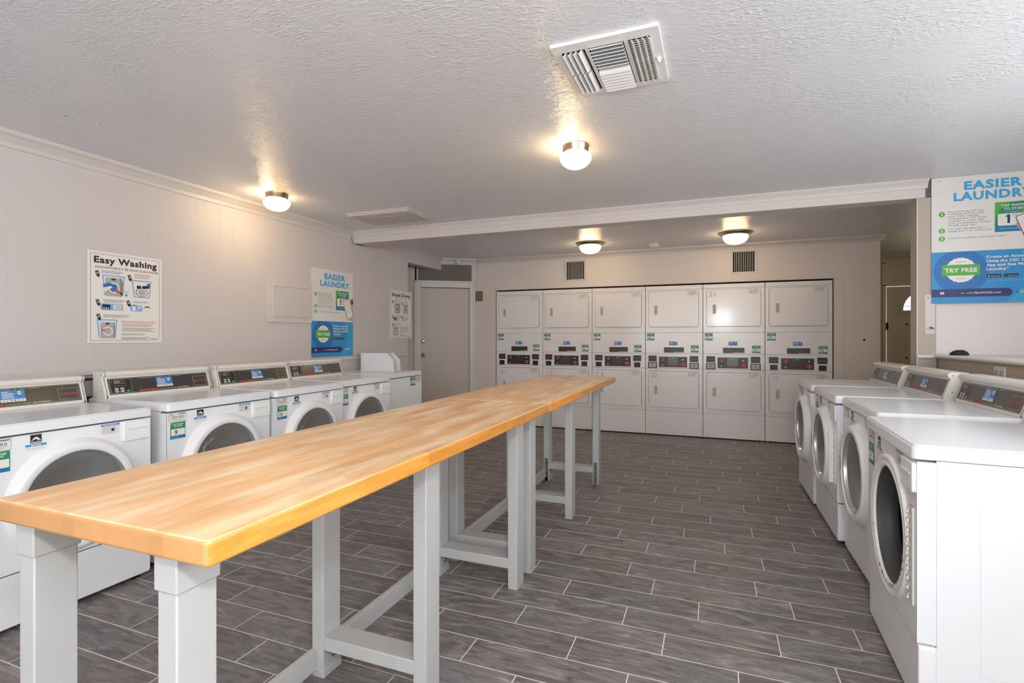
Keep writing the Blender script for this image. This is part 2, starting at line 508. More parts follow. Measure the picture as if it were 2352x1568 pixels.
    def build(self, name, parent=None, bevel=0.0, seg=2, loc=None, rot=None, merge=True):
        me = bpy.data.meshes.new(name)
        me.from_pydata(self.v, [], self.f)
        for n in self.mats: me.materials.append(M[n])
        me.polygons.foreach_set('material_index', self.m)
        me.polygons.foreach_set('use_smooth', self.smooth)
        me.validate(); me.update()
        o = bpy.data.objects.new(name, me)
        COL.objects.link(o)
        if parent is not None: o.parent = parent
        if loc is not None: o.location = loc
        if rot is not None: o.rotation_euler = rot
        if bevel > 0:
            md = o.modifiers.new('bevel', 'BEVEL')
            md.width = bevel; md.segments = seg; md.limit_method = 'ANGLE'; md.angle_limit = R(50)
            md.harden_normals = False
            for p in me.polygons: p.use_smooth = True
            try:
                me.set_sharp_from_angle(angle=R(40))
            except Exception: pass
        return o

def rr(x0, x1, z0, z1, r, n=5):
    p = []
    for cx, cz, a0 in ((x1 - r, z1 - r, 0), (x0 + r, z1 - r, 90), (x0 + r, z0 + r, 180), (x1 - r, z0 + r, 270)):
        for i in range(n + 1):
            a = R(a0 + 90 * i / n)
            p.append((cx + r * math.cos(a), cz + r * math.sin(a)))
    return p

def tag(o, label=None, cat=None, group=None, kind=None):
    if label: o['label'] = label
    if cat: o['category'] = cat
    if group: o['group'] = group
    if kind: o['kind'] = kind
    return o
def thing(name, label, cat, loc=(0, 0, 0), rz=0.0, group=None):
    o = bpy.data.objects.new(name, None)
    COL.objects.link(o); o.location = loc; o.rotation_euler = (0, 0, rz); o.empty_display_size = 0.1
    return tag(o, label, cat, group)
def copy_tree(o, parent=None):
    c = o.copy(); COL.objects.link(c)
    if parent is not None: c.parent = parent
    for ch in [q for q in list(bpy.data.objects) if q.parent == o]:
        copy_tree(ch, c)
    return c
def struct(mb, name, **kw):
    return tag(mb.build(name, **kw), kind='structure')

# ================================================================== THE ROOM
CZ = 2.35
XL = -3.57
DY = 6.69           # wall that frames the dryers
EY = 8.40           # wall with the outside door
XR = 2.30           # right wall
XH = 3.35           # right wall of the hall
# floor
b = MB(); b.box(-4.6, 3.6, -2.3, 8.6, -0.1, 0, 'floor'); struct(b, 'floor')
b = MB(); b.box(-4.6, 3.6, -2.3, 8.6, CZ, CZ + 0.1, 'ceiling')
# small nail stains on the ceiling
for x, y, r in ((-3.05, 1.6, .006), (-2.98, 1.72, .004)):
    b.lathe([(0.0001, -.001), (r, -.001), (r, 0)], 'mgrey', 10, c=(x, y, CZ))
struct(b, 'ceiling')
# left wall with the header above the alcove opening
b = MB()
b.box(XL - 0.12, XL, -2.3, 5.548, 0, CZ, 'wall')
b.box(XL - 0.12, XL, 5.548, 6.42, 2.18, CZ, 'wall')
for y in (0.35, 0.52, 0.66, 0.93, 1.05, 1.22, 1.42, 1.60, 1.763, 1.867, 2.022, 2.126, 2.352, 2.527, 2.699, 2.898, 3.015, 3.22, 3.33, 3.60):
    b.box(XL, XL + 0.0007, y, y + 0.003, 1.06, CZ - 0.1, 'wall')
struct(b, 'wall_left')
# front wall behind the camera, with a wide opening added for the front fill lamp
b = MB()
b.box(-4.6, -2.15, -2.3, -2.15, 0, CZ, 'wall'); b.box(1.35, 3.6, -2.3, -2.15, 0, CZ, 'wall')
b.box(-2.15, 1.35, -2.3, -2.15, 0, 0.35, 'wall'); b.box(-2.15, 1.35, -2.3, -2.15, 2.33, CZ, 'wall')
struct(b, 'wall_front')
# diagonal wall with the door
dC = Vector((-3.17, 6.66, 0)); dd = Vector((-0.822, -0.569, 0)).normalized(); ang = math.atan2(-dd.y, -dd.x)
# local frame: x runs from left to right along the wall, -y faces the room, origin at the right corner
DM = Matrix.Translation(dC) @ Matrix.Rotation(ang, 4, 'Z')
b = MB(); b.T = DM
b.box(-1.5, -0.845, 0.0, 0.1, 0, CZ, 'wall')
b.box(-0.845, 0.02, 0.0, 0.1, 2.265, CZ, 'wall')
b.box(-0.845, 0.02, 0.02, 0.1, 1.93, 2.265, 'dark')
b.box(-0.045, 0.02, 0.0, 0.1, 0, 2.265, 'wall')
struct(b, 'wall_diagonal')
b = MB(); b.box(-4.6, -4.5, 5.3, 6.0, 0, CZ, 'wall'); b.box(-4.6, XL - .12, 5.35, 5.45, 0, CZ, 'wall')
struct(b, 'wall_alcove')
# dryer wall
b = MB()
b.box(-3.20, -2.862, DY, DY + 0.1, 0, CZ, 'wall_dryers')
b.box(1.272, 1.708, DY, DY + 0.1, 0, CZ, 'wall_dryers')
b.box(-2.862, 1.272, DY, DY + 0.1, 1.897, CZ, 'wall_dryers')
b.box(1.608, 1.708, DY + .1, EY, 0, CZ, 'hall')
b.box(-2.95, 1.35, 7.55, 7.6, 0, CZ, 'dark')
b.box(-2.95, -2.90, DY + .1, 7.55, 0, CZ, 'dark'); b.box(1.30, 1.35, DY + .1, 7.55, 0, CZ, 'dark')
b.box(-2.95, 1.35, DY + .1, 7.55, 2.0, 2.02, 'dark')
struct(b, 'wall_back')
# flat casing round the opening
b = MB()
b.box(-2.955, -2.862, DY - 0.008, DY, 0, 1.896, 'wall_dryers'); b.box(1.272, 1.36, DY - 0.008, DY, 0, 1.896, 'wall_dryers')
b.box(-2.955, 1.36, DY - 0.008, DY, 1.897, 1.985, 'wall_dryers')
struct(b, 'trim_1')
# outer wall with the entrance door
b = MB()
b.box(1.608, 2.205, EY, EY + 0.14, 0, CZ, 'hall'); b.box(3.15, 3.6, EY, EY + 0.14, 0, CZ, 'hall')
b.box(2.205, 3.15, EY, EY + 0.14, 1.945, CZ, 'hall')
b.box(XH, XH + .1, 4.55, EY, 0, CZ, 'hall')
# transom panel frame
for x0, x1, z0, z1 in ((2.16, 2.205, 1.9, 2.25), (2.49, 2.53, 1.96, 2.25), (2.16, 3.2, 2.24, 2.275)):
    b.box(x0, x1, EY - 0.018, EY, z0, z1, 'hall')
struct(b, 'wall_hall')
b = MB()
b.box(2.165, 2.206, EY - .02, EY + .02, 0, 1.95, 'hall'); b.box(3.15, 3.2, EY - .02, EY + .02, 0, 1.95, 'hall')
b.box(2.165, 3.2, EY - .02, EY + .14, 1.932, 1.985, 'hall')
struct(b, 'trim_2', bevel=.003)
# wall with the large poster, and the post under the beam
b = MB()
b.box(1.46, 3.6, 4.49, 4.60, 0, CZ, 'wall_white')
b.box(1.469, 1.495, 4.478, 4.49, 1.10, CZ, 'wall_white')
b.box(1.469, 2.30, 4.48, 4.49, 1.10, 1.135, 'wall_white')
struct(b, 'wall_right_rear')
b = MB(); b.box(1.361, 1.469, 4.462, 4.60, 0, 2.222, 'post'); b.box(1.355, 1.364, 4.457, 4.47, 0, 2.222, 'trim')
struct(b, 'trim_3', bevel=.002)
# half wall behind the right machines with its deep top
b = MB(); b.box(1.48, XR, -2.2, 4.49, 0, 1.085, 'tan'); struct(b, 'wall_right_low')
b = MB()
prof = [(XR, 1.085), (1.462, 1.085), (1.450, 1.091), (1.446, 1.10), (1.450, 1.108), (1.462, 1.112), (XR, 1.112)]
b.prism(prof, -2.2, 4.478, 'cream', axis='y')
struct(b, 'trim_4')
b = MB(); b.prism([(4.46, 1.080), (4.44, 1.085), (4.435, 1.095), (4.44, 1.107), (4.46, 1.110)], 1.352, 1.452, 'cream', axis='x')
struct(b, 'trim_5')
b = MB()
b.box(XR, XR + .1, -2.2, 4.49, 0, 1.25, 'wall_white'); b.box(XR, XR + .1, -2.2, 4.49, 2.23, CZ, 'wall_white')
b.box(XR, XR + .1, -2.2, -0.95, 1.25, 2.23, 'wall_white'); b.box(XR, XR + .1, 2.85, 4.49, 1.25, 2.23, 'wall_white')  # opening added for the side fill lamp
struct(b, 'wall_right')
b = MB()
for y0, y1, z0, z1 in ((-.95, 2.85, 1.22, 1.26), (-.95, 2.85, 2.22, 2.26), (-.98, -.94, 1.22, 2.26), (2.84, 2.88, 1.22, 2.26)): b.box(XR - .02, XR + .02, y0, y1, z0, z1, 'white_pl')
struct(b, 'added_window_1', bevel=.003)  # unseen frame, made up to surround the side fill lamp
# beam with a small crown
b = MB()
b.box(-3.53, 1.405, 4.455, 4.60, 2.222, CZ, 'trim')
b.prism([(4.456, 2.285), (4.450, 2.288), (4.446, 2.305), (4.434, 2.325), (4.420, 2.335), (4.415, CZ), (4.456, CZ)], -3.57, 1.418, 'trim', axis='x')
b.prism([(XL, CZ), (-3.53, CZ), (-3.50, 2.222), (-3.53, 2.222), (XL, 2.31)], 4.456, 4.60, 'trim', axis='y')
struct(b, 'trim_6', bevel=.002)
# crown mouldings
def crown(b, x0, x1, y0, y1):
    pass
b = MB()
cp = [(0, 2.262), (0.008, 2.266), (0.012, 2.29), (0.034, 2.318), (0.05, 2.33), (0.052, CZ), (0, CZ)]
b.prism([(XL + a, z) for a, z in cp], -2.1, 4.43, 'trim', axis='y'); struct(b, 'trim_7')
b = MB()
cq = [(0, 2.285), (0.006, 2.288), (0.01, 2.305), (0.028, 2.325), (0.036, 2.335), (0.038, CZ), (0, CZ)]
b.prism([(XL + a, z) for a, z in cq], 4.60, 6.42, 'trim', axis='y')
b.prism([(DY - a, z) for a, z in cq], -3.18, 1.745, 'trim', axis='x')
b.prism([(1.708 + a, z) for a, z in cq], DY - .038, EY, 'trim', axis='y')
b.prism([(EY - a, z) for a, z in cq], 1.70, 3.35, 'hall', axis='x')
b.T = DM; b.prism([(-a, z) for a, z in cq], -0.5, 0.02, 'trim', axis='x')
struct(b, 'trim_8')
# rails and trough on the left wall behind the machines
b = MB(); b.box(XL, XL + .018, -2.1, 5.54, 1.00, 1.035, 'trim'); struct(b, 'trim_9', bevel=.003)
b = MB(); b.box(XL, XL + .10, -2.1, 4.02, .88, .975, 'lgrey'); b.box(XL, XL + .103, -2.1, 4.02, .975, .985, 'black')
b.box(XL, XL + .06, -2.1, 5.0, 0.3, .86, 'olive')
struct(b, 'trim_10')

# ---- inner door
b = MB(); b.T = DM
b.box(-0.76, -0.075, 0.022, 0.06, 0.01, 1.93, 'door')
door1 = tag(b.build('door_1', bevel=.003), kind='structure')
b = MB(); b.T = DM
for x0, x1, z0, z1 in ((-.845, -.76, 0, 2.015), (-.075, .0, 0, 2.015), (-.76, -.075, 1.935, 2.015)):
    b.box(x0, x1, -0.012, 0.03, z0, z1, 'trim')
for x0, x1, z0, z1 in ((-.855, -.83, 0, 2.03), (-.02, .006, 0, 2.03), (-.855, .006, 2.005, 2.03)):
    b.box(x0, x1, -0.022, 0.0, z0, z1, 'trim')
o = b.build('door_frame', parent=door1, bevel=.004)
for nm, zz, r in (('deadbolt', 1.18, .024), ('door_knob', 0.985, .026)):
    b = MB(); b.T = DM
    if nm == 'deadbolt':
        b.lathe([(.0001, -.012), (.012, -.014), (.020, -.010), (.026, 0.0), (.026, .022)], 'chrome', 24, 'y', (-.725, .0, zz))
    else:
        b.lathe([(.0001, -.058), (.016, -.056), (.026, -.044), (.024, -.03), (.011, -.018), (.011, -.006), (.03, 0.0), (.03, .022)], 'chrome', 24, 'y', (-.725, .0, zz))
    b.build(nm, parent=door1)
# wire mesh transom above the door
b = MB(); b.T = DM
x0, x1, z0, z1 = -.80, -.012, 2.035, 2.262
nh = 46
for i in range(nh + 1):
    x = x0 + (x1 - x0) * i / nh
    b.box(x - .0022, x + .0022, .004, .006, z0, z1, 'mesh')
nv = 15
for j in range(nv + 1):
    z = z0 + (z1 - z0) * j / nv
    b.box(x0, x1, .003, .005, z - .0028, z + .0028, 'mesh')
b.box(x0 - .02, x0, -.004, .02, z0, z1, 'trim'); b.box(x1, x1 + .02, -.004, .02, z0, z1, 'trim')
tag(b.build('vent_screen'), 'grey wire mesh ventilation screen above the plain inner door', 'vent')

# ---- entrance door with fanlight
b = MB()
X0, X1, Z1 = 2.228, 3.14, 1.925
fx, fz, fr = 2.675, 1.60, 0.27
n = 40
# door leaf as front plate with a half-round hole
def leaf(y, flip):
    vs_ = []; fs = []
    arc = [(fx + fr * math.cos(PI * i / n), fz + fr * math.sin(PI * i / n)) for i in range(n + 1)]
    top = []
    for i in range(n + 1):
        a = PI * i / n; c, s = math.cos(a), math.sin(a)
        t = 1e9
        if c > 1e-6: t = min(t, (X1 - fx) / c)
        if c < -1e-6: t = min(t, (X0 - fx) / c)
        if s > 1e-6: t = min(t, (Z1 - fz) / s)
        top.append((fx + t * c, fz + t * s))
    for p in arc: vs_.append((p[0], y, p[1]))
    for p in top: vs_.append((p[0], y, p[1]))
    for i in range(n): fs.append((i, i + 1, n + 2 + i, n + 1 + i))
    for (cx_, i) in ((X1, None), (X0, None)): pass
    k = len(vs_)
    vs_ += [(X0, y, 0.01), (X1, y, 0.01), (X1, y, fz), (X0, y, fz)]
    fs.append((k, k + 1, k + 2, k + 3))
    # corners of the top
    for xx in (X0, X1):
        idx = [i for i in range(n + 1) if abs(top[i][0] - xx) < 1e-6]
        j = idx[-1] if xx == X1 else idx[0]
        j2 = j + 1 if xx == X1 else j - 1
        k = len(vs_); vs_.append((xx, y, Z1)); fs.append((n + 1 + j, k, n + 1 + j2))
    return vs_, fs
for y in (EY + .03, EY + .07):
    v_, f_ = leaf(y, False); b.raw(v_, f_, 'hall')
b.box(X0, X0 + .002, EY + .03, EY + .07, .01, Z1, 'hall'); b.box(X0, X1, EY + .03, EY + .07, Z1 - .002, Z1, 'hall')
# arch moulding and raised panel moulding
for i in range(n):
    a0, a1 = PI * i / n, PI * (i + 1) / n
    p = [(fx + rr_ * math.cos(a), fz - .0 + rr_ * math.sin(a)) for rr_, a in ((fr - .004, a0), (fr + .035, a0), (fr + .035, a1), (fr - .004, a1))]
    b.prism(p, EY + .012, EY + .031, 'hall', axis='y')
b.box(fx - fr - .035, fx + fr + .035, EY + .012, EY + .031, fz - .035, fz, 'hall')
for (px0, px1, pz0, pz1) in ((2.44, 2.64, .95, 1.42), (2.72, 2.92, .95, 1.42), (2.44, 2.64, .2, .8), (2.72, 2.92, .2, .8)):
    for q in ((px0, px1, pz1 - .02, pz1), (px0, px1, pz0, pz0 + .02), (px0, px0 + .02, pz0, pz1), (px1 - .02, px1, pz0, pz1)):
        b.box(q[0], q[1], EY + .018, EY + .031, q[2], q[3], 'hall')
door2 = tag(b.build('door_2'), kind='structure')
b = MB()
b.box(fx - fr, fx + fr, EY + .045, EY + .052, fz + .055, fz + .062, 'seam')
for a in (25, 50, 90, 130, 155):
    b.tube([(fx + .05 * math.cos(R(a)), EY + .048, fz + .06 + .05 * math.sin(R(a))), (fx + fr * math.cos(R(a)), EY + .048, fz + fr * math.sin(R(a)))], .003, 'seam', 6)
for k in range(5):
    b.tube([(fx + (-.2 + .1 * k), EY + .048, fz), (fx + (-.2 + .1 * k), EY + .048, fz + .058)], .003, 'seam', 6)
b.tube([(fx + .13 * math.cos(R(a)), EY + .048, fz + .06 + .13 * math.sin(R(a))) for a in range(0, 181, 15)], .003, 'seam', 6)
b.build('window_came', parent=door2)
b = MB(); b.box(X0 - .03, X0 + .012, EY + .01, EY + .03, 1.34, 1.43, 'black')
b.tube([(X0 - .01, EY + .012, 1.335), (X0 - .01, EY + .012, 1.435)], .007, 'black', 8)
b.build('hinge', parent=door2)

# ================================================================== WASHING MACHINES
W, D_, LZ = 0.680, 0.66, 0.885     # width, depth, lid height; local origin: front centre at floor, front faces -y
DZ, DR = 0.522, 0.262              # door centre height, door ring radius
def plate_hole(b, x0, x1, z0, z1, cx, cz, r, y, mname, n=64):
    vs_ = []; fs = []
    angs = [2 * PI * i / n for i in range(n)]
    corners = [math.atan2(z - cz, x - cx) % (2 * PI) for x, z in ((x1, z1), (x0, z1), (x0, z0), (x1, z0))]
    angs = sorted(angs + corners)
    for a in angs:
        c, s = math.cos(a), math.sin(a); t = 1e9
        if c > 1e-9: t = min(t, (x1 - cx) / c)
        if c < -1e-9: t = min(t, (x0 - cx) / c)
        if s > 1e-9: t = min(t, (z1 - cz) / s)
        if s < -1e-9: t = min(t, (z0 - cz) / s)
        vs_.append((cx + r * c, y, cz + r * s)); vs_.append((cx + t * c, y, cz + t * s))
    m_ = len(angs)
    for i in range(m_):
        j = (i + 1) % m_
        fs.append((2 * i, 2 * i + 1, 2 * j + 1, 2 * j))
    b.raw(vs_, fs, mname)

def id_label(b, x0, x1, z0, z1, code):
    b.rr2(x0, x1, z0, z1, .003, 'mgrey', 0); b.rr2(x0 + .0015, x1 - .0015, z0 + .0015, z1 - .0015, .002, 'paper', 1)
    w_ = x1 - x0; h = z1 - z0
    b.rect2(x0 + w_ * .55, x1 - w_ * .06, z1 - h * .2, z1 - h * .13, 'ink', 2)
    b.text2('CSC', x0 + w_ * .07, z1 - h * .25, h * .12, 'ink', 2, bold=.02)
    b.text2(code, x0 + w_ * .5, z0 + h * .40, h * .24, 'ink', 2, 'c', width=w_ * .68)
    b.rect2(x0 + w_ * .2, x1 - w_ * .2, z0 + h * .26, z0 + h * .285, 'mgrey', 2)
    b.rect2(x0 + w_ * .25, x1 - w_ * .3, z0 + h * .16, z0 + h * .185, 'mgrey', 2)
def num_sticker(b, x0, x1, z0, z1, num, wide=False):
    w_ = x1 - x0; h = z1 - z0
    b.rect2(x0, x1, z0, z1, 'green2', 0)
    b.poly2([(x0, z1), (x0, z1 - h * .38), (x0 + w_ * .16, z1)], 'green1', 1)
    b.text2('TAP PHONE', x0 + w_ / 2, z1 - h * .17, h * .085, 'paper', 2, 'c', .03, width=w_ * .7)
    b.text2('TO START', x0 + w_ / 2, z1 - h * .29, h * .085, 'paper', 2, 'c', .03, width=w_ * .56)
    b.rect2(x0, x1, z0, z0 + h * .22, 'teal', 1)
    b.text2('MyCSCGO.com', x0 + w_ * .09, z0 + h * .07, h * .055, 'paper', 2, width=w_ * .5)
    b.rr2(x0 + w_ * .04, x1 - w_ * .04, z0 + h * .20, z0 + h * .60, h * .04, 'sign', 2)
    if num: b.text2(num, x0 + w_ * (.36 if not wide else .34), z0 + h * .27, h * .24, 'ink', 3, 'c', .02, sx=1.0)
def blue_sticker(b, x0, x1, z0, z1, foot=True):
    w_ = x1 - x0; h = z1 - z0
    b.rect2(x0, x1, z0, z1, 'sblue', 0)
    f = .22 if foot else 0.0
    if foot:
        b.rect2(x0, x1, z0, z0 + h * f, 'sign', 1)
        for k, c in enumerate(('mgrey', 'mgrey', 'red', 'navy', 'mgrey', 'mgrey')):
            b.rect2(x0 + w_ * (.07 + .15 * k), x0 + w_ * (.17 + .15 * k), z0 + h * .08, z0 + h * .15, c, 2)
    for k, q in enumerate((.25, .45, .5, .42, .48)):
        zz = z1 - h * (.14 + .125 * k)
        b.rect2(x0 + w_ * .08, x0 + w_ * (.08 + q), zz - h * .035, zz + h * .02, 'paper', 1)
    b.circ2(x1 - w_ * .22, z1 - h * .27, h * .15, 'sign', 1, 18); b.rect2(x1 - w_ * .38, x1 - w_ * .06, z1 - h * .31, z1 - h * .23, 'green1', 2)

def make_washer(kind='closed', code='055-HDJ', num='9', simple=False, hinge=False, detail=True):
    """label/category are set by the caller"""
    t = thing('washing_machine', '', 'washing machine')
    hw = W / 2
    # cabinet
    b = MB()
    b.box(-hw + .002, -hw + .010, .0512, D_, .025, .8365, 'white'); b.box(hw - .010, hw - .002, .0512, D_, .025, .8365, 'white')
    b.box(-hw + .010, hw - .010, D_ - .008, D_, .025, .832, 'white'); b.box(-hw + .010, hw - .010, .055, D_ - .008, .025, .033, 'white')
    b.box(-hw + .010, hw - .010, .055, .060, .033, .25, 'white')
    
    b.box(hw - .002, hw - .0005, .16, D_ - .12, .18, .70, 'white'); b.box(-hw + .0005, -hw + .002, .16, D_ - .12, .18, .70, 'white')
    b.build('cabinet', t, bevel=.004)
    b = MB()
    plate_hole(b, -hw, hw, .248, .832, 0, DZ, .215, 0.0, 'white')
    b.box(-hw, -hw + .002, 0, .05, .248, .832, 'white'); b.box(hw - .002, hw, 0, .05, .248, .832, 'white')
    b.box(-hw, hw, 0, .05, .248, .250, 'white'); b.box(-hw, hw, 0, .05, .830, .832, 'white')
    b.build('front_panel', t, bevel=0)
    b = MB(); b.prism(rr(-hw, hw, .022, .243, .012), 0.004, .052, 'white', axis='y'); b.build('toe_panel', t, bevel=.004)
    for sx in (-1, 1):
        b = MB(); b.lathe([(.0001, 0), (.02, 0), (.02, .02), (.008, .022), (.008, .03)], 'black', 12, c=(sx * (hw - .05), .05, 0))
        b.build('levelling_foot', t)
    # lid
    b = MB(); b.prism(rr(-hw, hw, -.012, D_, .018, 4), .838, LZ - .006, 'white', axis='z')
    b.prism(rr(-hw + .006, hw - .006, -.006, D_ - .006, .016, 4), LZ - .006, LZ, 'white', axis='z')
    b.build('top_panel', t, bevel=.005, seg=3)
    # console
    if kind != 'flat':
        b = MB()
        cprof = [(.512, LZ), (.512, LZ + .012), (.546, 1.000), (.535, 1.008), (.531, 1.020), (.536, 1.031), (.548, 1.036), (.628, 1.036), (.628, LZ)]
        b.prism(cprof, -hw + .012, hw - .012, 'cream', axis='x')
        for sx in (-1, 1):
            xx = sx * (hw - .012)
            b.prism(cprof, xx - sx * .012, xx + sx * .004, 'cream', axis='x')
            for yy, zz in ((.555, 1.018), (.553, .925)):
                b.lathe([(.0001, sx * .0055), (.005, sx * .005), (.005, 0)], 'mgrey', 10, 'x', (xx, yy, zz))
        con = b.build('console', t, bevel=.0025)
        # face artwork
        a0 = Vector((0, .512, LZ + .012)); a1 = Vector((0, .546, 1.000)); d = a1 - a0; Ln = d.length; d.normalize()
        T = Matrix.Translation(a0) @ Matrix(((1, 0, 0, 0), (0, d.z, d.y, 0), (0, -d.y, d.z, 0), (0, 0, 0, 1)))
        b = MB(); b.T = T @ Matrix.Translation((0, -.0012, 0))
        px0, px1, pz0, pz1 = -hw + .032, hw - .032, .006, Ln - .006
        b.rect2(px0, px1, pz0, pz1, 'panel', 0)
        b.frame2(px0 + .005, px1 - .005, pz0 + .004, pz1 - .004, .0013, 'panel_line', 1)
        L0 = -hw + .012
        # keypad
        b.rect2(L0 + .03, L0 + .145, pz0 + .006, pz1 - .006, 'panel2', 1)
        b.frame2(L0 + .03, L0 + .145, pz0 + .006, pz1 - .006, .0012, 'panel_line', 2)
        b.rr2(L0 + .052, L0 + .11, pz1 - .034, pz1 - .014, .002, 'mgrey', 2); b.rr2(L0 + .0535, L0 + .082, pz1 - .032, pz1 - .016, .001, 'lcd', 3)
        b.rr2(L0 + .083, L0 + .1085, pz1 - .032, pz1 - .016, .001, 'panel', 3)
        b.circ2(L0 + .041, pz1 - .022, .0028, 'btn', 2, 12)
        for k in range(4): b.rect2(L0 + .052 + .018 * k, L0 + .060 + .018 * k, pz1 - .05, pz1 - .0475, 'lgrey', 2)
        for i in range(2):
            for j in range(2):
                b.circ2(L0 + .060 + .030 * i, pz0 + .017 + .015 * j, .0065, 'btn', 2, 14, sx=1.7)
                b.circ2(L0 + .060 + .030 * i, pz0 + .017 + .015 * j, .003, 'panel2', 3, 10, sx=1.2)
        b.rr2(L0 + .114, L0 + .134, pz0 + .012, pz0 + .022, .003, 'green_btn', 2)
        # payment sticker
        blue = (L0 + .292, L0 + .392, pz0 + .024, pz1 - .012)
        Ts = b.T.copy(); b.T = b.T @ Matrix.Translation((0, -.001, 0)); blue_sticker(b, *blue); b.T = Ts
        b.text2('Speed Queen', L0 + .185, pz0 + .009, .0105, 'red', 2, bold=.06, width=.115)
        b.text2('Commercial Washer', L0 + .306, pz0 + .0085, .0075, 'panel_line', 2, width=.105)
        b.text2('Ultra High Efficiency', L0 + .418, pz0 + .0085, .006, 'paper', 2, bold=.02, width=.078)
        b.text2('PERMANENT   PRESS   &   ALL   FABRIC', L0 + .20, pz1 - .0105, .0042, 'panel_line', 2, width=.26)
        b.frame2(L0 + .532, L0 + .622, pz0 + .012, pz1 - .022, .0014, 'panel_line', 2)
        b.text2('Speed Queen', L0 + .577, (pz0 + pz1) / 2 - .008, .0075, 'red', 2, 'c', .04, width=.082)
        b.build('control_panel', t)
    if kind == 'flat':
        return t
    # soap dispenser
    b = MB(); b.prism(rr(.20, .332, .727, .825, .008, 4), -.012, .02, 'white_pl', axis='y')
    dis = b.build('soap_drawer', t, bevel=.004, seg=3)
    b = MB()
    # scooped handle: a shallow curved recess with a rim
    pts = rr(.216, .318, .744, .788, .016, 5)
    top = [(x, z) for x, z in pts]
    nn = len(pts); vs_ = [(x, -.0125, z) for x, z in pts] + [(.267 + (x - .267) * .86, -.004 + (.010 if z > .77 else 0) * 0, .769 + (z - .769) * .55 - .004) for x, z in pts]
    b.raw(vs_, [(i, (i + 1) % nn, nn + (i + 1) % nn, nn + i) for i in range(nn)] + [tuple(range(nn, 2 * nn))], 'white_pl', True)
    b.tube([(.220 + .0118 * i, -.0135 - .004 * math.sin(PI * i / 8), .788 + .003 * math.sin(PI * i / 8)) for i in range(9)], .0032, 'white_pl', 8)
    b.build('handle', dis)
    # drum and gasket
    b = MB()
    b.lathe([(.214, 0.002), (.205, .03), (.190, .05), (.196, .075)], 'rubber', 48, 'y', (0, 0, DZ)); b.build('door_gasket', t)
    b = MB(); b.lathe([(.19, .055), (.255, .10), (.255, .42), (.20, .46), (.0001, .47)], 'steel', 48, 'y', (0, 0, DZ))
    for k in range(3):
        a = R(40 + 120 * k)
        b.tube([(.24 * math.cos(a), .11, DZ + .24 * math.sin(a)), (.24 * math.cos(a + .2), .43, DZ + .24 * math.sin(a + .2))], .03, 'mgrey', 8)
    b.build('drum', t)
    if kind == 'closed':
        b = MB()
        b.lathe([(.262, 0.0005), (.2605, -.006), (.256, -.014), (.243, -.036), (.238, -.041), (.232, -.043), (.212, -.043), (.208, -.041),
                 (.206, -.034), (.203, -.010)], 'white_pl', 64, 'y', (0, 0, DZ))
        dr = b.build('door', t)
        b = MB(); b.lathe([(.2065, -.036), (.2035, -.037), (.2015, -.03), (.199, -.012), (.196, -.008)], 'silver', 64, 'y', (0, 0, DZ))
        b.build('door_trim', dr)
        b = MB(); b.lathe([(.1995, -.014), (.19, -.017), (.172, -.013), (.150, -.002), (.125, .010), (.09, .022), (.045, .030), (.0001, .032)], 'glass', 64, 'y', (0, 0, DZ))
        b.build('door_glass', dr)
        b = MB(); b.prism(rr(-.232, -.208, DZ - .045, DZ + .045, .01), -.0445, -.030, 'lgrey', axis='y')
        b.box(-.226, -.204, -.043, -.035, DZ + .05, DZ + .052, 'white_pl')
        b.build('door_handle', dr, bevel=.002)
    else:
        b = MB()
        b.lathe([(.262, .001), (.258, -.008), (.248, -.010), (.240, -.003), (.232, -.002), (.226, -.008), (.218, -.008), (.214, .004)], 'white_pl', 64, 'y', (0, 0, DZ))
        b.build('door_opening_ring', t)
        b = MB()
        for a0 in range(200, 345, 9):
            a = R(a0 + rng.uniform(-3, 3)); rr_ = rng.uniform(.218, .226); s = rng.uniform(.003, .009)
            b.lathe([(.0001, -.0095), (s, -.009)], 'rust', 7, 'y', (rr_ * math.cos(a), 0, DZ + rr_ * math.sin(a)))
        b.build('rust_stain', t)
    if hinge:
        b = MB(); zl, zh = DZ - .17, DZ + .15
        if kind == 'closed':
            b.box(.262, .268, -.030, 0.0, zl, zh, 'white_pl'); b.box(.268, .305, -.006, 0.0, zl, zh, 'cream')
            for k in range(8):
                zz = zl + .02 + (zh - zl - .04) * k / 7
                b.box(.276, .282, -.0075, -.005, zz - .005, zz + .005, 'brass')
        else:
            b.box(.268, .306, -.004, 0.0, zl, zh, 'cream')
            for k in range(10):
                zz = zl + .016 + (zh - zl - .032) * k / 9
                b.tube([(.271, -.006, zz - .007), (.271, -.006, zz + .007)], .005, 'cream', 10)
                b.box(.274, .284, -.0055, -.003, zz - .005, zz + .005, 'galv')
                if k % 2 == 0: b.lathe([(.0001, -.010), (.004, -.009), (.005, -.004)], 'chrome', 10, 'y', (.262, 0, zz))
            b.box(.270, .306, -.0015, 0, zh, zh + .003, 'orange')
        b.build('door_hinge', t)
    # labels stuck to the front
    def lab(nm, fn):
        b_ = MB(); b_.T = Matrix.Translation((-hw, -.0012, 0)); fn(b_); return b_.build(nm, t)
    if code is not None: lab('id_label', lambda q: id_label(q, .012, .108, .778, .829, code))
    if num is not None: lab('number_sticker', lambda q: num_sticker(q, .020, .104, .688, .776, num))
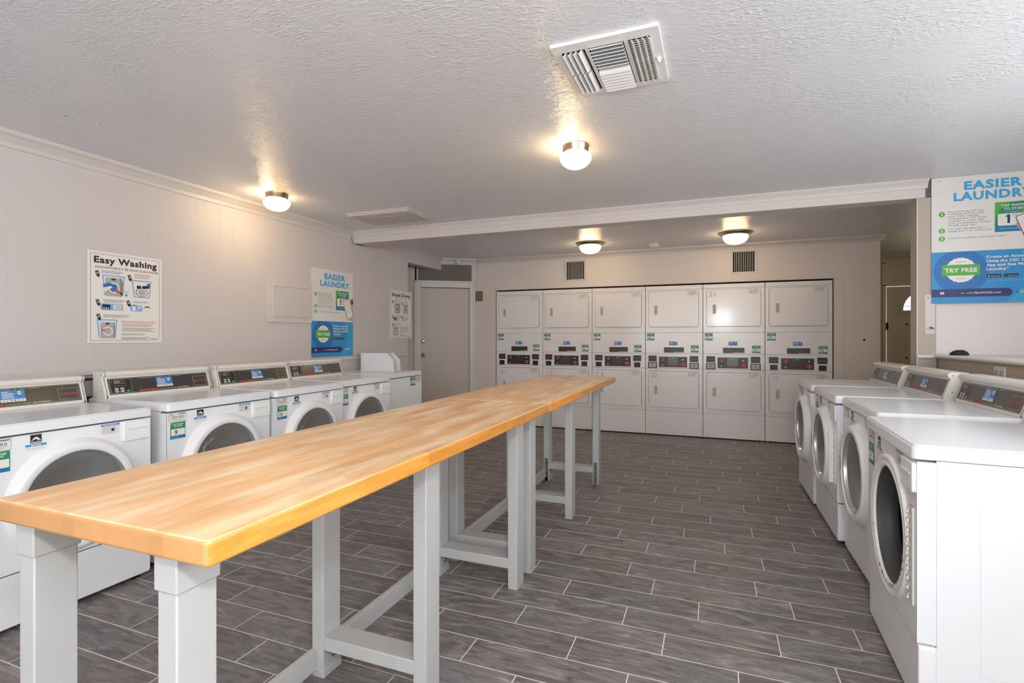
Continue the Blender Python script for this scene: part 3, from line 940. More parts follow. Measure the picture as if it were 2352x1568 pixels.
    def star(q):
        q.rect2(.172, .212, .788, .826, 'ink', 0)
        q.poly2([(.175 + .034 * i / 10, .800 + .016 * math.sin(PI * i / 10)) for i in range(11)] + [(.209 - .034 * i / 10, .7985 + .008 * math.sin(PI * i / 10)) for i in range(11)], 'sign', 1)
        q.poly2([(.199 + (.006 if i % 2 else .0025) * math.cos(R(90 + 36 * i)), .8035 + (.006 if i % 2 else .0025) * math.sin(R(90 + 36 * i))) for i in range(10)], 'sign', 2)
        q.rect2(.174, .210, .790, .796, 'lgrey', 1)
        q.rect2(.155, .230, .776, .785, 'blue1', 0); q.text2('NOTICE', .192, .7775, .006, 'paper', 1, 'c', .03)
        q.rect2(.155, .230, .758, .776, 'sign', 0)
        for z in (.762, .767, .772): q.rect2(.158, .226, z, z + .001, 'lgrey', 1)
    lab('notice_sticker', star)
    def instr(q):
        q.rect2(.445, .527, .775, .826, 'sign', 0); q.rect2(.445, .527, .817, .826, 'blue1', 1)
        q.rect2(.455, .517, .820, .8225, 'paper', 2)
        for k in range(8):
            z = .812 - .0045 * k
            q.rect2(.449, .523 - .01 * (k % 3), z, z + .0012, 'mgrey', 1)
        q.rect2(.490, .503, .790, .803, 'navy', 2)
    lab('instruction_label', instr)
    return t

def place(t, x, y, rz, label, group=None, zs=1.0):
    t.location = (x, y, 0); t.rotation_euler = (0, 0, rz); t.scale = (1, 1, zs)
    t['label'] = label
    if group: t['group'] = group
GL = 'front loading washers along the left wall'
GR = 'front loading washers along the right half wall'
# left row: front faces +X
place(make_washer('closed', '056-HDJ', ''), -2.72, 1.81 - W / 2 - .003, R(90), 'white front loading washer nearest the camera in the left row, partly behind the table corner', GL, .984)
place(make_washer('closed', '055-HDJ', '9'), -2.684, 2.203, R(90), 'white front loading washer with a green and white number 9 sticker', GL)
place(make_washer('closed', '054-HDJ', '10'), -2.672, 2.906, R(91), 'white front loading washer with a green and white number 10 sticker', GL)
place(make_washer('closed', '053-HDJ', '11'), -2.735, 3.612, R(90), 'white front loading washer with a number 11 sticker beside the open-sided coin housing', GL)
# right row: front faces -X
place(make_washer('closed', '', None), .68, 4.61, R(-90), 'farthest white washer of the right row, nearest the dryers', GR)
place(make_washer('closed', '', '', hinge=True), .69, 3.885, R(-90), 'white washer with a hinge strip, second from the far end of the right row', GR)
place(make_washer('closed', '', None), .715, 3.155, R(-90), 'white washer set back just behind the doorless machine in the right row', GR)
place(make_washer('open', '048-HDJ', '4', hinge=True), .629, 2.355, R(-90 - 2.6), 'nearest white washer at right with its door missing and dark drum opening showing', GR)

# unit 30, no console, with an open coin housing on top
t = make_washer('flat')
t.name = 'laundry_machine'
t['category'] = 'laundry machine'
place(t, -2.875, 4.385, R(90), 'plain white laundry machine with number 30 sticker and open housing, beside the inner door')
b = MB(); b.T = Matrix.Translation((-W / 2, -.0012, 0))
b.box(.0, W, -.001, .004, .248, .83, 'white')
b.build('blank_front_panel', t)
b = MB(); b.T = Matrix.Translation((-W / 2, -.0035, 0)); num_sticker(b, .462, .555, .738, .826, '30'); b.build('number_sticker', t)
b = MB(); b.T = Matrix.Translation((-W / 2, -.0035, 0)); id_label(b, .565, .66, .768, .822, '030-HDJ'); b.build('id_label', t)
b = MB()
side = [(.60, LZ), (.60, 1.068), (.268, 1.068), (.195, 1.0), (.185, LZ)]
for x in (.11, .225): b.prism(side, x, x + .006, 'white', axis='x')
b.box(.116, .225, .27, .60, .99, .994, 'white'); b.box(.116, .225, .42, .426, LZ, 1.0, 'white'); b.box(.112, .228, .30, .60, 1.062, 1.068, 'white')
b.build('coin_housing', t)

# ================================================================== STACKED DRYERS
DW = 0.686
def make_dryer(numL, numR, faint_top, faint_low, insertL, insertR, z0off=0.0):
    t = thing('stacked_dryer', '', 'clothes dryer')
    a, c = .0025, DW - .0025
    def sh(x): return x
    b = MB()
    b.box(a, c, .012, .70, .02, 1.878, 'dryer')                      # carcass
    b.box(a, c, .0, .012, 1.829, 1.879, 'dryer')                     # top strip
    b.box(a, c, .0, .012, 1.292, 1.826, 'dryer')                     # upper front
    b.box(a, c, .0, .012, 1.032, 1.289, 'dryer')                     # middle panel
    b.box(a, c, -.003, .012, .845, 1.028, 'dryer')                   # coin section
    b.box(a, c, .0, .012, .308, .841, 'dryer')                       # lower front
    b.build('cabinet', t, bevel=.003)
    b = MB(); b.box(a, c, -.001, .012, .014, .304, 'dryer')
    for x in (.06, c - .06): b.lathe([(.0001, -.003), (.006, -.002), (.006, 0)], 'seam', 8, 'y', (x, 0, .022))
    b.build('toe_panel', t, bevel=.003)
    for zc0, zc1, faint, lb in ((1.362, 1.814, faint_top, True), (.356, .812, faint_low, True)):
        b = MB()
        b.prism(rr(.041, .641, zc0 - .0, zc1 + .0, .032, 6), -.0008, .001, 'seam', axis='y')
        nvx, nvz = 12, 8
        b.prism(rr(.0445, .6375, zc0 + .0035, zc1 - .0035, .029, 6), -.012, .0, 'dryer', axis='y')
        if faint:
            b.T = Matrix.Translation((0, -.0124, 0)); b.text2(faint, .07, zc1 - .085, .055, 'lgrey', 1, width=.075); b.T = Matrix.Identity(4)
        dr = b.build('door', t, bevel=.004, seg=2)
        zh = zc0 + .215
        b = MB()
        b.prism(rr(.085, .157, zh - .065, zh + .065, .01), -.0165, -.011, 'dryer', axis='y')
        b.prism(rr(.112, .150, zh - .055, zh + .055, .012), -.0170, -.0120, 'lgrey', axis='y')
        b.build('handle', dr, bevel=.0015)
        b = MB(); b.T = Matrix.Translation((0, -.0128, 0)); id_label(b, .512, .612, zc1 - .062, zc1 - .014, '0%s-MCY' % (numL if zc0 > 1 else numR)); b.build('id_label', dr)
    b = MB(); b.T = Matrix.Translation((0, -.0012, 0)); num_sticker(b, .022, .112, 1.196, 1.284, numL); b.build('number_sticker', t)
    b = MB(); b.T = Matrix.Translation((0, -.0012, 0)); num_sticker(b, .548, .638, 1.047, 1.135, numR); b.build('number_sticker', t)
    b = MB(); b.T = Matrix.Translation((0, -.0012, 0)); blue_sticker(b, .290, .387, 1.135, 1.181, False); b.build('payment_sticker', t)
    b = MB(); b.T = Matrix.Translation((0, -.0012, 0))
    b.rect2(.228, .466, 1.043, 1.108, 'panel2', 0)
    for k in range(4): b.rect2(.236, .458, 1.060 + .011 * k, 1.0612 + .011 * k, 'grey_ink', 1)
    b.rect2(.345, .462, 1.0445, 1.052, 'lgrey', 1)
    b.build('instruction_plate', t)
    # control panel with red arrows
    b = MB(); b.T = Matrix.Translation((0, -.0045, 0))
    b.frame2(.158, .514, .852, .998, .004, 'white_pl', 0)
    b.rect2(.168, .504, .860, .990, 'panel2', 1)
    b.rect2(.275, .395, .886, .985, 'panel', 2)
    b.poly2([(.195, .955), (.245, .955), (.245, .965), (.220, .984), (.195, .965)], 'red', 3)
    b.poly2([(.425, .905), (.490, .905), (.490, .897), (.4575, .868), (.425, .897)], 'red', 3)
    b.frame2(.176, .262, .864, .944, .0014, 'grey_ink', 3); b.frame2(.405, .496, .912, .984, .0014, 'grey_ink', 3)
    b.circ2(.332, .975, .007, 'btn', 3, 14); b.circ2(.218, .945, .006, 'btn', 4, 12); b.circ2(.457, .912, .006, 'btn', 4, 12)
    b.circ2(.212, .884, .007, 'btn', 4, 12, sx=1.5); b.circ2(.452, .955, .008, 'btn', 4, 12, sx=1.6)
    b.text2('Speed Queen', .335, .869, .011, 'red', 3, 'c', width=.12)
    b.build('control_panel', t)
    for x0, ins in ((.040, insertL), (.535, insertR)):
        b = MB()
        b.box(x0, x0 + .10, -.006, -.001, .930, 1.003, 'maroon'); b.box(x0 + .01, x0 + .09, -.0068, -.006, .965, .967, 'lgrey')
        b.build('coin_slide_plate', t)
        b = MB()
        b.box(x0 - .004, x0 + .104, -.014, -.002, .846, .92, 'dryer' if ins != 'lock' else 'black')
        if ins == 'lock':
            b.box(x0 + .006, x0 + .094, -.016, -.013, .855, .911, 'lgrey')
            b.lathe([(.0001, -.020), (.007, -.019), (.007, -.016)], 'black', 12, 'y', (x0 + .05, 0, .885))
        else:
            b.box(x0 + .012, x0 + .09, -.0145, -.013, .852, .914, 'black')
        b.build('coin_box', t, bevel=.0015)
    return t
spec = [('13', '14', '', '01', 'o', 'o'), ('15', '16', '', '15', 'o', 'o'), ('17', '18', '', '11', 'o', 'o'),
        ('19', '20', '', '20', 'lock', 'lock'), ('21', '22', '21', '', 'lock', 'lock'), ('23', '24', '', '22', 'o', 'o')]
for i, s in enumerate(spec):
    t = make_dryer(*s)
    t.location = (-2.854 + DW * i, 6.71, 0)
    t['label'] = 'white double stacked dryer with number stickers %s and %s in the back wall' % (s[0], s[1])
    t['group'] = 'stacked dryers in the back wall'

# ================================================================== FOLDING TABLES
TT, TB = 0.895, 0.850
def make_table(y0, y1, legs, label, near):
    t = thing('folding_table', label, 'table', (-1.0825, y0, 0), group='butcher block folding tables end to end')
    ox = -1.0825
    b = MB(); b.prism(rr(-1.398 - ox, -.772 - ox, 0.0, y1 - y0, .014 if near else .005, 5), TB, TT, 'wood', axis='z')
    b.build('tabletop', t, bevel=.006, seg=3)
    rx0, rx1, lx0, lx1 = -.934 - ox, -.884 - ox, -1.362 - ox, -1.310 - ox
    for k, (ly0, ly1, sleeve, strap) in enumerate(legs):
        ly0 -= y0; ly1 -= y0
        for x0, x1 in ((lx0, lx1), (rx0, rx1)):
            b = MB(); b.box(x0, x1, ly0, ly1, 0, TB, 'leg')
            lg = b.build('leg', t, bevel=.003)
            if sleeve:
                b = MB(); b.box(x0 - .005, x1 + .005, ly0 - .004, ly1 + .004, TB - .075, TB - .0005, 'leg'); b.build('leg_sleeve', lg, bevel=.003)
                if x0 == lx0:
                    b = MB(); b.lathe([(.0001, .006), (.008, .006), (.008, .002), (.015, .002), (.015, 0)], 'leg', 16, 'x', (x1 + .005, (ly0 + ly1) / 2 + .005, TB - .025)); b.build('bolt', lg)
            if strap:
                b = MB(); xm = (x0 + x1) / 2
                b.box(xm - .014, xm + .014, ly0 - .003, ly0, .004, .19, 'galv'); b.box(xm - .014, xm + .014, ly0 - .11, ly0 + .0, .0, .004, 'galv')
                for q in (.06, .15): b.lathe([(.0001, -.006), (.006, -.005), (.006, -.003)], 'seam', 8, 'y', (xm, ly0, q))
                for q in (.03, .085): b.lathe([(.0001, .008), (.008, .006), (.008, .003)], 'rust', 8, 'z', (xm, ly0 - q, 0))
                b.build('floor_bracket', lg)
        if not sleeve:
            b = MB(); b.box(lx1 - .002, rx0 + .002, ly0, ly1, .100, .148, 'leg'); b.build('cross_stretcher', t, bevel=.003)
            b = MB(); b.box(lx0 + .004, lx1 + .004, ly0 - .003, ly1 + .003, .0, .028, 'leg')
            b.lathe([(.0001, .007), (.007, .007), (.007, .003), (.012, .002), (.012, 0)], 'galv', 16, 'x', (lx1, (ly0 + ly1) / 2 + .01, .062))
            b.build('foot_block', t, bevel=.002)
    ys = [(l[0] - y0, l[1] - y0) for l in legs]
    for k in range(len(ys) - 1):
        b = MB(); b.box(lx0 - .002, lx0 + .022, ys[k][1] - .001, ys[k + 1][0] + .001, .022, .098, 'leg'); b.build('long_stretcher', t, bevel=.003)
    return t
make_table(.604, 2.508, [(.632, .712, True, False), (1.482, 1.573, False, False), (2.336, 2.428, False, False)],
           'near butcher block folding table on pale grey legs, rounded corner towards the camera', True)
make_table(2.511, 4.42, [(2.526, 2.616, False, False), (3.381, 3.471, False, False), (4.243, 4.333, False, True)],
           'far butcher block folding table pointing at the dryers, metal floor brackets on its last legs', False)

# ================================================================== CEILING FIXTURES
def globe_light(x, y, r, label):
    t = thing('ceiling_light', label, 'ceiling light', (x, y, CZ), group='small globe ceiling lights')
    s = r / .092
    b = MB(); b.lathe([(.079 * s, 0), (.080 * s, -.006), (.077 * s, -.010), (.077 * s, -.026), (.0745 * s, -.029), (.0745 * s, -.04), (.070 * s, -.045), (.04 * s, -.046)], 'nickel', 48)
    b.build('base', t)
    b = MB(); b.lathe([(.066 * s, -.043), (.078 * s, -.048), (.088 * s, -.058), (.092 * s, -.070), (.090 * s, -.084), (.081 * s, -.101), (.064 * s, -.117), (.042 * s, -.128), (.02 * s, -.133), (.0001, -.134)], 'globe', 48)
    b.build('glass_globe', t)
    return t
globe_light(-.744, 2.93, .091, 'small round ceiling light with nickel base above the middle of the tables')
globe_light(-3.158, 3.06, .098, 'small round ceiling light close to the left wall')
def bowl_light(x, y, label):
    t = thing('ceiling_light', label, 'ceiling light', (x, y, CZ), group='wide rimmed bowl ceiling lights')
    b = MB(); b.lathe([(.165, 0), (.170, -.005), (.166, -.012), (.158, -.016), (.150, -.028), (.138, -.035), (.124, -.037)], 'nickel', 56); b.build('rim', t)
    b = MB(); b.lathe([(.128, -.034), (.126, -.05), (.117, -.075), (.098, -.098), (.068, -.114), (.034, -.122), (.0001, -.124)], 'bowl', 56); b.build('glass_bowl', t)
    b = MB(); b.lathe([(.0001, -.14), (.008, -.137), (.011, -.13), (.007, -.124), (.013, -.121)], 'nickel', 20); b.build('finial', t)
    return t
bowl_light(-1.351, 6.02, 'wide rimmed bowl ceiling light over the left dryers')
bowl_light(2.45, 6.7, 'wide rimmed bowl ceiling light in the hall behind the post')
bowl_light(.230, 5.98, 'wide rimmed bowl ceiling light over the right dryers, beside the smoke detector')
# smoke detector
t = thing('smoke_detector', 'round white smoke detector on the ceiling between the two bowl lights', 'smoke detector', (-.65, 6.36, CZ))
b = MB(); b.lathe([(.065, 0), (.066, -.012), (.062, -.016)], 'white_pl', 36); b.build('base', t)
b = MB(); b.lathe([(.060, -.014), (.061, -.03), (.054, -.042), (.03, -.046), (.0001, -.046)], 'cream', 36); b.build('cover', t)
t = thing('ceiling_sensor', 'small round white sensor on the moulding above the wire mesh screen', 'sensor', (-3.335, 6.46, 2.30))
b = MB(); b.T = Matrix.Rotation(ang, 4, 'Z'); b.lathe([(.0001, -.045), (.012, -.042), (.03, -.03), (.034, -.012), (.034, .02)], 'white_pl', 24, 'y'); b.build('dome', t)
b = MB(); b.T = Matrix.Rotation(ang, 4, 'Z'); b.lathe([(.0001, -.048), (.005, -.046), (.005, -.043)], 'grey_ink', 10, 'y', (.004, 0, 0)); b.build('lens', t)

# three way supply register near the camera
t = thing('ceiling_vent', 'large white three way air register on the ceiling near the camera', 'vent', (-.379, 2.10, CZ), R(-.4))
b = MB()
hx, hy = .202, .214
zf = -.012
def bx(x0, x1, y0, y1, z0=-.013, z1=-.010, m='white_pl'): b.box(x0, x1, y0, y1, z0, z1, m)
ix = (-.170, -.078, -.064, .070, .086, .166); iy0, iy1 = -.162, .180
bx(-hx, ix[0], -hy, hy); bx(ix[1], ix[2], -hy, hy); bx(ix[3], ix[4], -hy, hy); bx(ix[5], hx, -hy, hy)
for q in ((ix[0], ix[1]), (ix[2], ix[3]), (ix[4], ix[5])):
    bx(q[0], q[1], -hy, iy0); bx(q[0], q[1], iy1, hy)
# bevelled rim
for x0, x1, y0, y1 in ((-hx, hx, -hy, -hy + .002), (-hx, hx, hy - .002, hy), (-hx, -hx + .002, -hy, hy), (hx - .002, hx, -hy, hy)):
    b.box(x0, x1, y0, y1, -.012, 0, 'white_pl')
b.build('frame', t, bevel=.001)
b = MB(); b.box(ix[0] - .005, ix[5] + .005, iy0 - .005, iy1 + .005, -.0015, -.0005, 'dark'); b.build('duct_opening', t)
b = MB()   # side banks: slats along y, curved
for xs, sgn, nm in ((ix[0], -1, 'left_louvres'), (ix[4], 1, 'right_louvres')):
    b = MB()
    for k in range(4):
        for (ya, yb) in ((iy0, .002), (.006, iy1)):
            xc = xs + (.020 if sgn < 0 else .006) + .0205 * k
            p = [(xc, -.002), (xc + sgn * .004 , -.010), (xc + sgn * .011, -.019), (xc + sgn * .0145, -.0225), (xc + sgn * .014, -.0245), (xc + sgn * .009, -.0205), (xc + sgn * .002, -.011)]
            b.prism(p, ya + .004, yb - .002, 'white_pl', axis='y')
    b.build(nm, t)
b = MB()
for k in range(14):
    yc = iy0 + .012 + (iy1 - iy0 - .02) * k / 13
    s_ = -1 if k >= 7 else 1
    p = [(yc, -.002), (yc + s_ * -.003, -.010), (yc - s_ * .010, -.019), (yc - s_ * .019, -.023), (yc - s_ * .0185, -.0245), (yc - s_ * .009, -.0205), (yc - s_ * .0015, -.011)]
    b.prism(p, ix[2] + .003, ix[3] - .003, 'white_pl', axis='x')
b.build('centre_louvres', t)
b = MB()
for k in range(22):
    y = iy0 + .008 + (iy1 - iy0 - .016) * k / 21
    b.box(ix[4], ix[5], y, y + .0045, -.006, -.003, 'white_pl')
b.build('damper_blades', t)
b = MB(); b.prism([(0, -.013), (.006, -.03), (.012, -.032), (.016, -.013)], -.02, -.004, 'white_pl', axis='y'); b.T = Matrix.Identity(4)
o = b.build('damper_lever', t, bevel=.001); o.location = (.174, .02, 0)

# painted-over return grille near the beam
t = thing('ceiling_grille', 'large flat painted ceiling panel beside the beam', 'vent', (-2.765, 4.0, CZ), 0)
b = MB()
b.box(-.335, .335, -.215, .215, -.012, 0, 'trim'); b.box(-.318, .318, -.198, .198, -.024, -.012, 'trim'); b.box(-.285, .285, -.165, .165, -.027, -.024, 'wall')
b.box(-.20, .20, -.10, .10, -.030, -.027, 'wall')
b.build('cover_panel', t, bevel=.003)
b = MB(); b.box(-.345, .345, -.225, .225, -.004, 0, 'trim'); b.build('frame', t, bevel=.001)

# ================================================================== WALL FIXTURES
def wall_grille(x0, x1, z0, z1, label):
    t = thing('wall_vent', label, 'vent', ((x0 + x1) / 2, DY, (z0 + z1) / 2), group='square slotted vents above the dryers')
    w_ = (x1 - x0) / 2; h = (z1 - z0) / 2; m_ = .028
    b = MB()
    for q in ((-w_ - m_, -w_, -h - m_, h + m_), (w_, w_ + m_, -h - m_, h + m_), (-w_, w_, h, h + m_), (-w_, w_, -h - m_, -h)): b.box(q[0], q[1], -.010, 0, q[2], q[3], 'trim')
    b.build('frame', t, bevel=.0015)
    b = MB(); b.box(-w_, w_, -.0015, 0, -h, h, 'dark'); b.build('duct_opening', t)
    b = MB(); n_ = 12
    for k in range(1, n_):
        x = -w_ + 2 * w_ * k / n_
        b.box(x - .0026, x + .0026, -.008, -.001, -h, h, 'trim')
    b.build('bars', t)
wall_grille(-1.82, -1.582, 2.005, 2.24, 'square slotted wall vent above the left dryers, under the left bowl light')
wall_grille(.228, .462, 2.012, 2.25, 'square slotted wall vent above the right dryers, under the right bowl light')

t = thing('wall_box', 'small olive brown metal box on the wall between inner door and dryers', 'wall box', (-3.105, DY, 1.82))
b = MB(); b.box(-.058, .05, -.028, 0, -.068, .072, 'olive'); b.build('cover', t, bevel=.004)
b = MB(); b.lathe([(.0001, -.006), (.004, -.004), (.004, 0)], 'chrome', 8, 'z', (0, -.014, -.068)); b.build('screw', t)
t = tag(MB().lathe([(.0001, 0), (.012, 0)], 'dark', 14, 'y', (1.559, DY - .0015, 1.206)).build('cable_hole'), 'small dark hole in the wall right of the dryers', 'hole')

t = thing('access_panel', 'blank painted access panel on the left wall beside the blue and white poster', 'panel', (XL, 3.6125, 1.553))
b = MB(); b.T = Matrix.Rotation(R(90), 4, 'Z')
b.box(-.26, .26, -.014, 0, -.187, .187, 'trim')
b.build('frame', t, bevel=.003)
b = MB(); b.T = Matrix.Rotation(R(90), 4, 'Z')
b.box(-.20, .20, -.018, -.010, -.130, .130, 'wall'); 
for q in ((-.212, .212, .13, .138), (-.212, .212, -.138, -.13), (-.212, -.2, -.13, .13), (.2, .212, -.13, .13)): b.box(q[0], q[1], -.022, -.010, q[2], q[3], 'trim')
b.build('door', t, bevel=.002)

# switch-plate scar on the post
t = thing('patch_plate', 'pale blank patch with rusty screw holes on the post under the beam', 'plate', (1.434, 4.462, 1.38))
b = MB(); b.box(-.030, .028, -.003, 0, -.125, .155, 'trim'); b.build('plate', t, bevel=.001)
b = MB(); b.T = Matrix.Translation((0, -.0035, 0))
for x, z, r in ((-.012, .132, .005), (.016, .134, .005), (-.014, -.082, .004), (.002, -.078, .007), (.012, -.082, .008), (.0, -.09, .005), (.02, -.088, .004)):
    b.circ2(x, z, r, 'rust', 0, 9)
b.build('rust_marks', t)

# dark cloth on the half wall
t = MB()
n1, n2 = 9, 18
vs_ = []; fs = []
for j in range(n1):
    ph = (PI / 2) * j / (n1 - 1)
    for i in range(n2):
        a = 2 * PI * i / n2
        k = 1 + .18 * math.sin(3 * a + 1) + .1 * math.sin(5 * a)
        vs_.append((.048 * k * math.cos(ph) * math.cos(a), .04 * k * math.cos(ph) * math.sin(a), .036 * math.sin(ph) * (1 + .25 * math.sin(2 * a + .6) * math.cos(ph))))
for j in range(n1 - 1):
    for i in range(n2):
        fs.append((j * n2 + i, j * n2 + (i + 1) % n2, (j + 1) * n2 + (i + 1) % n2, (j + 1) * n2 + i))
t.raw(vs_, fs, 'cloth', True)
tag(t.build('crumpled_cloth', loc=(1.545, 4.31, 1.111)), 'small dark crumpled cloth lying on the half wall ledge by the post', 'cloth')

# outlets on the half wall
def outlet(y, z, label):
    t = thing('wall_outlet', label, 'outlet', (1.48, y, z))
    b = MB(); b.T = Matrix.Rotation(R(-90), 4, 'Z'); b.box(-.06, .06, -.006, 0, -.038, .038, 'cream'); b.build('cover_plate', t, bevel=.002)
    b = MB(); b.T = Matrix.Rotation(R(-90), 4, 'Z')
    for x in (-.028, .028): b.prism(rr(x - .016, x + .016, -.014, .014, .006), -.009, -.005, 'lgrey', axis='y')
    b.build('sockets', t)
outlet(3.62, 1.035, 'cream wall outlet behind the far washers on the half wall')

# ================================================================== SIGNS AND POSTERS (drawn facing -y, then turned)
def easier_poster(hole_dots):
    """0.61 x 0.865, origin bottom left"""
    b = MB(); Wp, Hp = .61, .865
    b.box(0, Wp, .0004, .0028, 0, Hp, 'paper')
    b.rr2(0, Wp, 0, Hp, .008, 'paper', 0)
    b.text2('EASIER', .335, .772, .052, 'sky', 1, 'c', .045, width=.31)
    b.text2('LAUNDRY', .335, .700, .052, 'sky', 1, 'c', .045, width=.425)
    for k, z in enumerate((.618, .505, .452)):
        zz = (.612, .498, .444)[k]
        b.circ2(.058, zz, .018, 'green1', 1); b.text2('123'[k], .058, zz - .010, .020, 'paper', 2, 'c', .03)
    lines = [('Momentarily TAP the', .205), ('machine sticker with', .198), ('your NFC-capable', .170), ('smartphone, OR SCAN', .218), ('a machine code with', .198), ('your smartphone camera', .235), ('or QR code app', .150)]
    for k, (s, w_) in enumerate(lines):
        z = .622 - .0158 * k
        if 'TAP' in s:
            b.text2('Momentarily', .092, z, .0085, 'ink', 1, width=.118); b.text2('TAP', .216, z, .0085, 'green1', 1, width=.034, bold=.015); b.text2('the', .258, z, .0085, 'ink', 1, width=.028)
        elif 'OR' in s:
            b.text2('smartphone,', .092, z, .0085, 'ink', 1, width=.118); b.text2('OR SCAN', .216, z, .0085, 'green1', 1, width=.086, bold=.015)
        else: b.text2(s, .092, z, .0085, 'ink', 1, width=w_)
    b.text2('PAY', .092, .505, .0085, 'green1', 1, width=.034, bold=.015); b.text2('with Google Pay\u2122,', .132, .505, .0085, 'ink', 1, width=.172)
    b.text2('Apple Pay\u2122 or credit card', .092, .489, .0085, 'ink', 1, width=.236)
    b.text2('Load the machine and press', .092, .441, .0085, 'ink', 1, width=.25); b.text2('START', .348, .441, .0085, 'green1', 1, width=.058, bold=.015)
    # tap phone picture
    gx0, gx1, gz0, gz1 = .345, .540, .470, .668
    b.rect2(gx0, gx1, gz0, gz1, 'green2', 1)
    b.poly2([(gx0, gz1), (gx0, gz1 - .11), (gx0 + .03, gz1 - .045), (gx0 + .085, gz1)], 'green1', 2)
    b.rect2(gx0, gx1, gz0, gz0 + .050, 'teal', 2)
    b.text2('TAP PHONE', .447, .637, .0135, 'paper', 3, 'c', .04, width=.142)
    b.text2('TO START', .447, .615, .0135, 'paper', 3, 'c', .04, width=.112)
    b.text2('or scan code', .44, .600, .006, 'paper', 3, 'c', width=.08); b.rect2(.489, .499, .600, .606, 'paper', 3)
    b.rr2(gx0 + .015, gx1 - .01, .510, .590, .01, 'sign', 3)
    b.poly2([(.400, .572), (.408, .578), (.412, .583), (.424, .583), (.424, .525), (.410, .525), (.410, .570), (.402, .567)], 'navy', 4)
    for k, a in enumerate((5, 25, 45, 65)):
        c_, s_ = math.cos(R(a)), math.sin(R(a))
        b.poly2([(.430 + .004 * c_, .572 + .004 * s_), (.430 + .034 * c_ - .003 * s_, .572 + .034 * s_ + .003 * c_), (.430 + .034 * c_ + .003 * s_, .572 + .034 * s_ - .003 * c_)], 'halo', 4)
    b.text2('MyCSCGO.com', .368, .487, .0075, 'paper', 4, width=.105)
    # hand
    b.poly2([(.452, .520), (.470, .528), (.600, .590), (.607, .560), (.607, .360), (.560, .372), (.500, .452), (.476, .478), (.462, .500)], 'skin', 4)
    b.poly2([(.607, .600), (.57, .60), (.56, .55), (.607, .54)], 'skin', 4)
    # phone
    ph = rr(-.052, .052, -.102, .102, .012, 4); ca, sa = math.cos(R(20)), math.sin(R(20))
    b.poly2([(.532 + x * ca - z * sa, .488 + x * sa + z * ca) for x, z in ph], 'ink', 5)
    ph = rr(-.048, .048, -.098, .098, .009, 4)
    b.poly2([(.532 + x * ca - z * sa, .488 + x * sa + z * ca) for x, z in ph], 'sign', 6)
    for (x, z) in ((-.035, .05), (.035, .05), (-.035, -.04), (.035, -.04)):
        b.poly2([(.532 + (x + dx) * ca - (z + dz) * sa, .488 + (x + dx) * sa + (z + dz) * ca) for dx, dz in ((-.005, -.001), (.005, -.001), (.005, .001), (-.005, .001))], 'green2', 7)
    # blue foot
    b.rect2(0, Wp, 0, .352, 'blue1', 1)
    n_ = 40
    def disc(cx, cz, r, m_, k):
        pts = []
        for i in range(n_):
            a = 2 * PI * i / n_
            pts.append((min(max(cx + r * math.cos(a), 0), Wp), min(max(cz + r * math.sin(a), 0), .352)))
        out = [pts[0]]
        for p in pts[1:]:
            if (p[0] - out[-1][0]) ** 2 + (p[1] - out[-1][1]) ** 2 > 1e-8: out.append(p)
        b.poly2(out, m_, k)
    b.poly2([(Wp, .352), (.475, .352), (.515, .28), (.525, .19), (.50, .11), (.43, .03), (.40, 0), (Wp, 0)], 'blue3', 2)
    disc(.162, .215, .150, 'blue2', 2)
    b.poly2([(.162 + (.082 + (.004 if i % 2 else 0)) * math.cos(2 * PI * i / 40), .225 + (.082 + (.004 if i % 2 else 0)) * math.sin(2 * PI * i / 40)) for i in range(40)], 'sign', 3)
    b.rr2(.057, .266, .188, .262, .006, 'green1', 4)
    b.text2('TRY FREE', .162, .211, .026, 'paper', 5, 'c', .045, width=.178)
    b.rect2(.137, .187, .277, .282, 'lgrey', 5); b.rect2(.137, .187, .164, .169, 'lgrey', 5)
    for k, (s, w_) in enumerate((('Create an Account', .228), ('Using the CSC GO', .225), ('App and Get FREE', .224), ('Laundry*', .118))):
        b.text2(s, .300, .300 - .0275 * k, .0155, 'paper', 4, bold=.04, width=w_)
    for x, s in ((.303, 'App Store'), (.392, 'Google Play')):
        b.rr2(x, x + .076, .168, .190, .003, 'ink', 4); b.text2(s, x + .02, .1735, .0075, 'paper', 5, width=.05)
        if x < .35: b.circ2(x + .011, .178, .0045, 'paper', 5, 12)
        else: b.poly2([(x + .007, .172), (x + .016, .178), (x + .007, .184)], 'green2', 5)
    b.rect2(.305, .53, .146, .148, 'halo', 4)
    b.poly2([(0, .042)] + [(.410 + .027 * math.cos(a), .069 + .027 * math.sin(a)) for a in [R(-90 + 15 * i) for i in range(13)]] + [(0, .096)], 'navy', 4)
    b.text2('or visit', .163, .063, .0105, 'paper', 5, width=.065); b.text2('MyCSCGO.com', .234, .063, .0105, 'paper', 5, width=.142, bold=.03)
    b.rr2(.047, .070, .061, .077, .002, 'paper', 5); b.circ2(.0585, .069, .004, 'navy', 6, 10)
    b.poly2([(.450, .068), (.458, .060), (.470, .072), (.458, .068)], 'navy', 4)
    b.text2('CSCGO', .478, .062, .014, 'paper', 4, bold=.03, width=.085)
    if hole_dots:
        for x, z in ((.042, .842), (.232, .800), (.05, .025)): b.circ2(x, z, .003, 'ink', 8, 8)
    return b
b = easier_poster(True)
o = b.build('poster', loc=(1.440, 4.453, 1.470))
o.scale = (1.0164, 1, 1.0164)
tag(o, 'large blue, green and white laundry poster hanging by the post at the right edge', 'poster', 'tap to start laundry posters')
b = easier_poster(False)
o = b.build('poster', loc=(XL + .006, 3.868, 1.040), rot=(0, 0, R(90)))
tag(o, 'blue, green and white laundry poster on the left wall above the washers', 'poster', 'tap to start laundry posters')

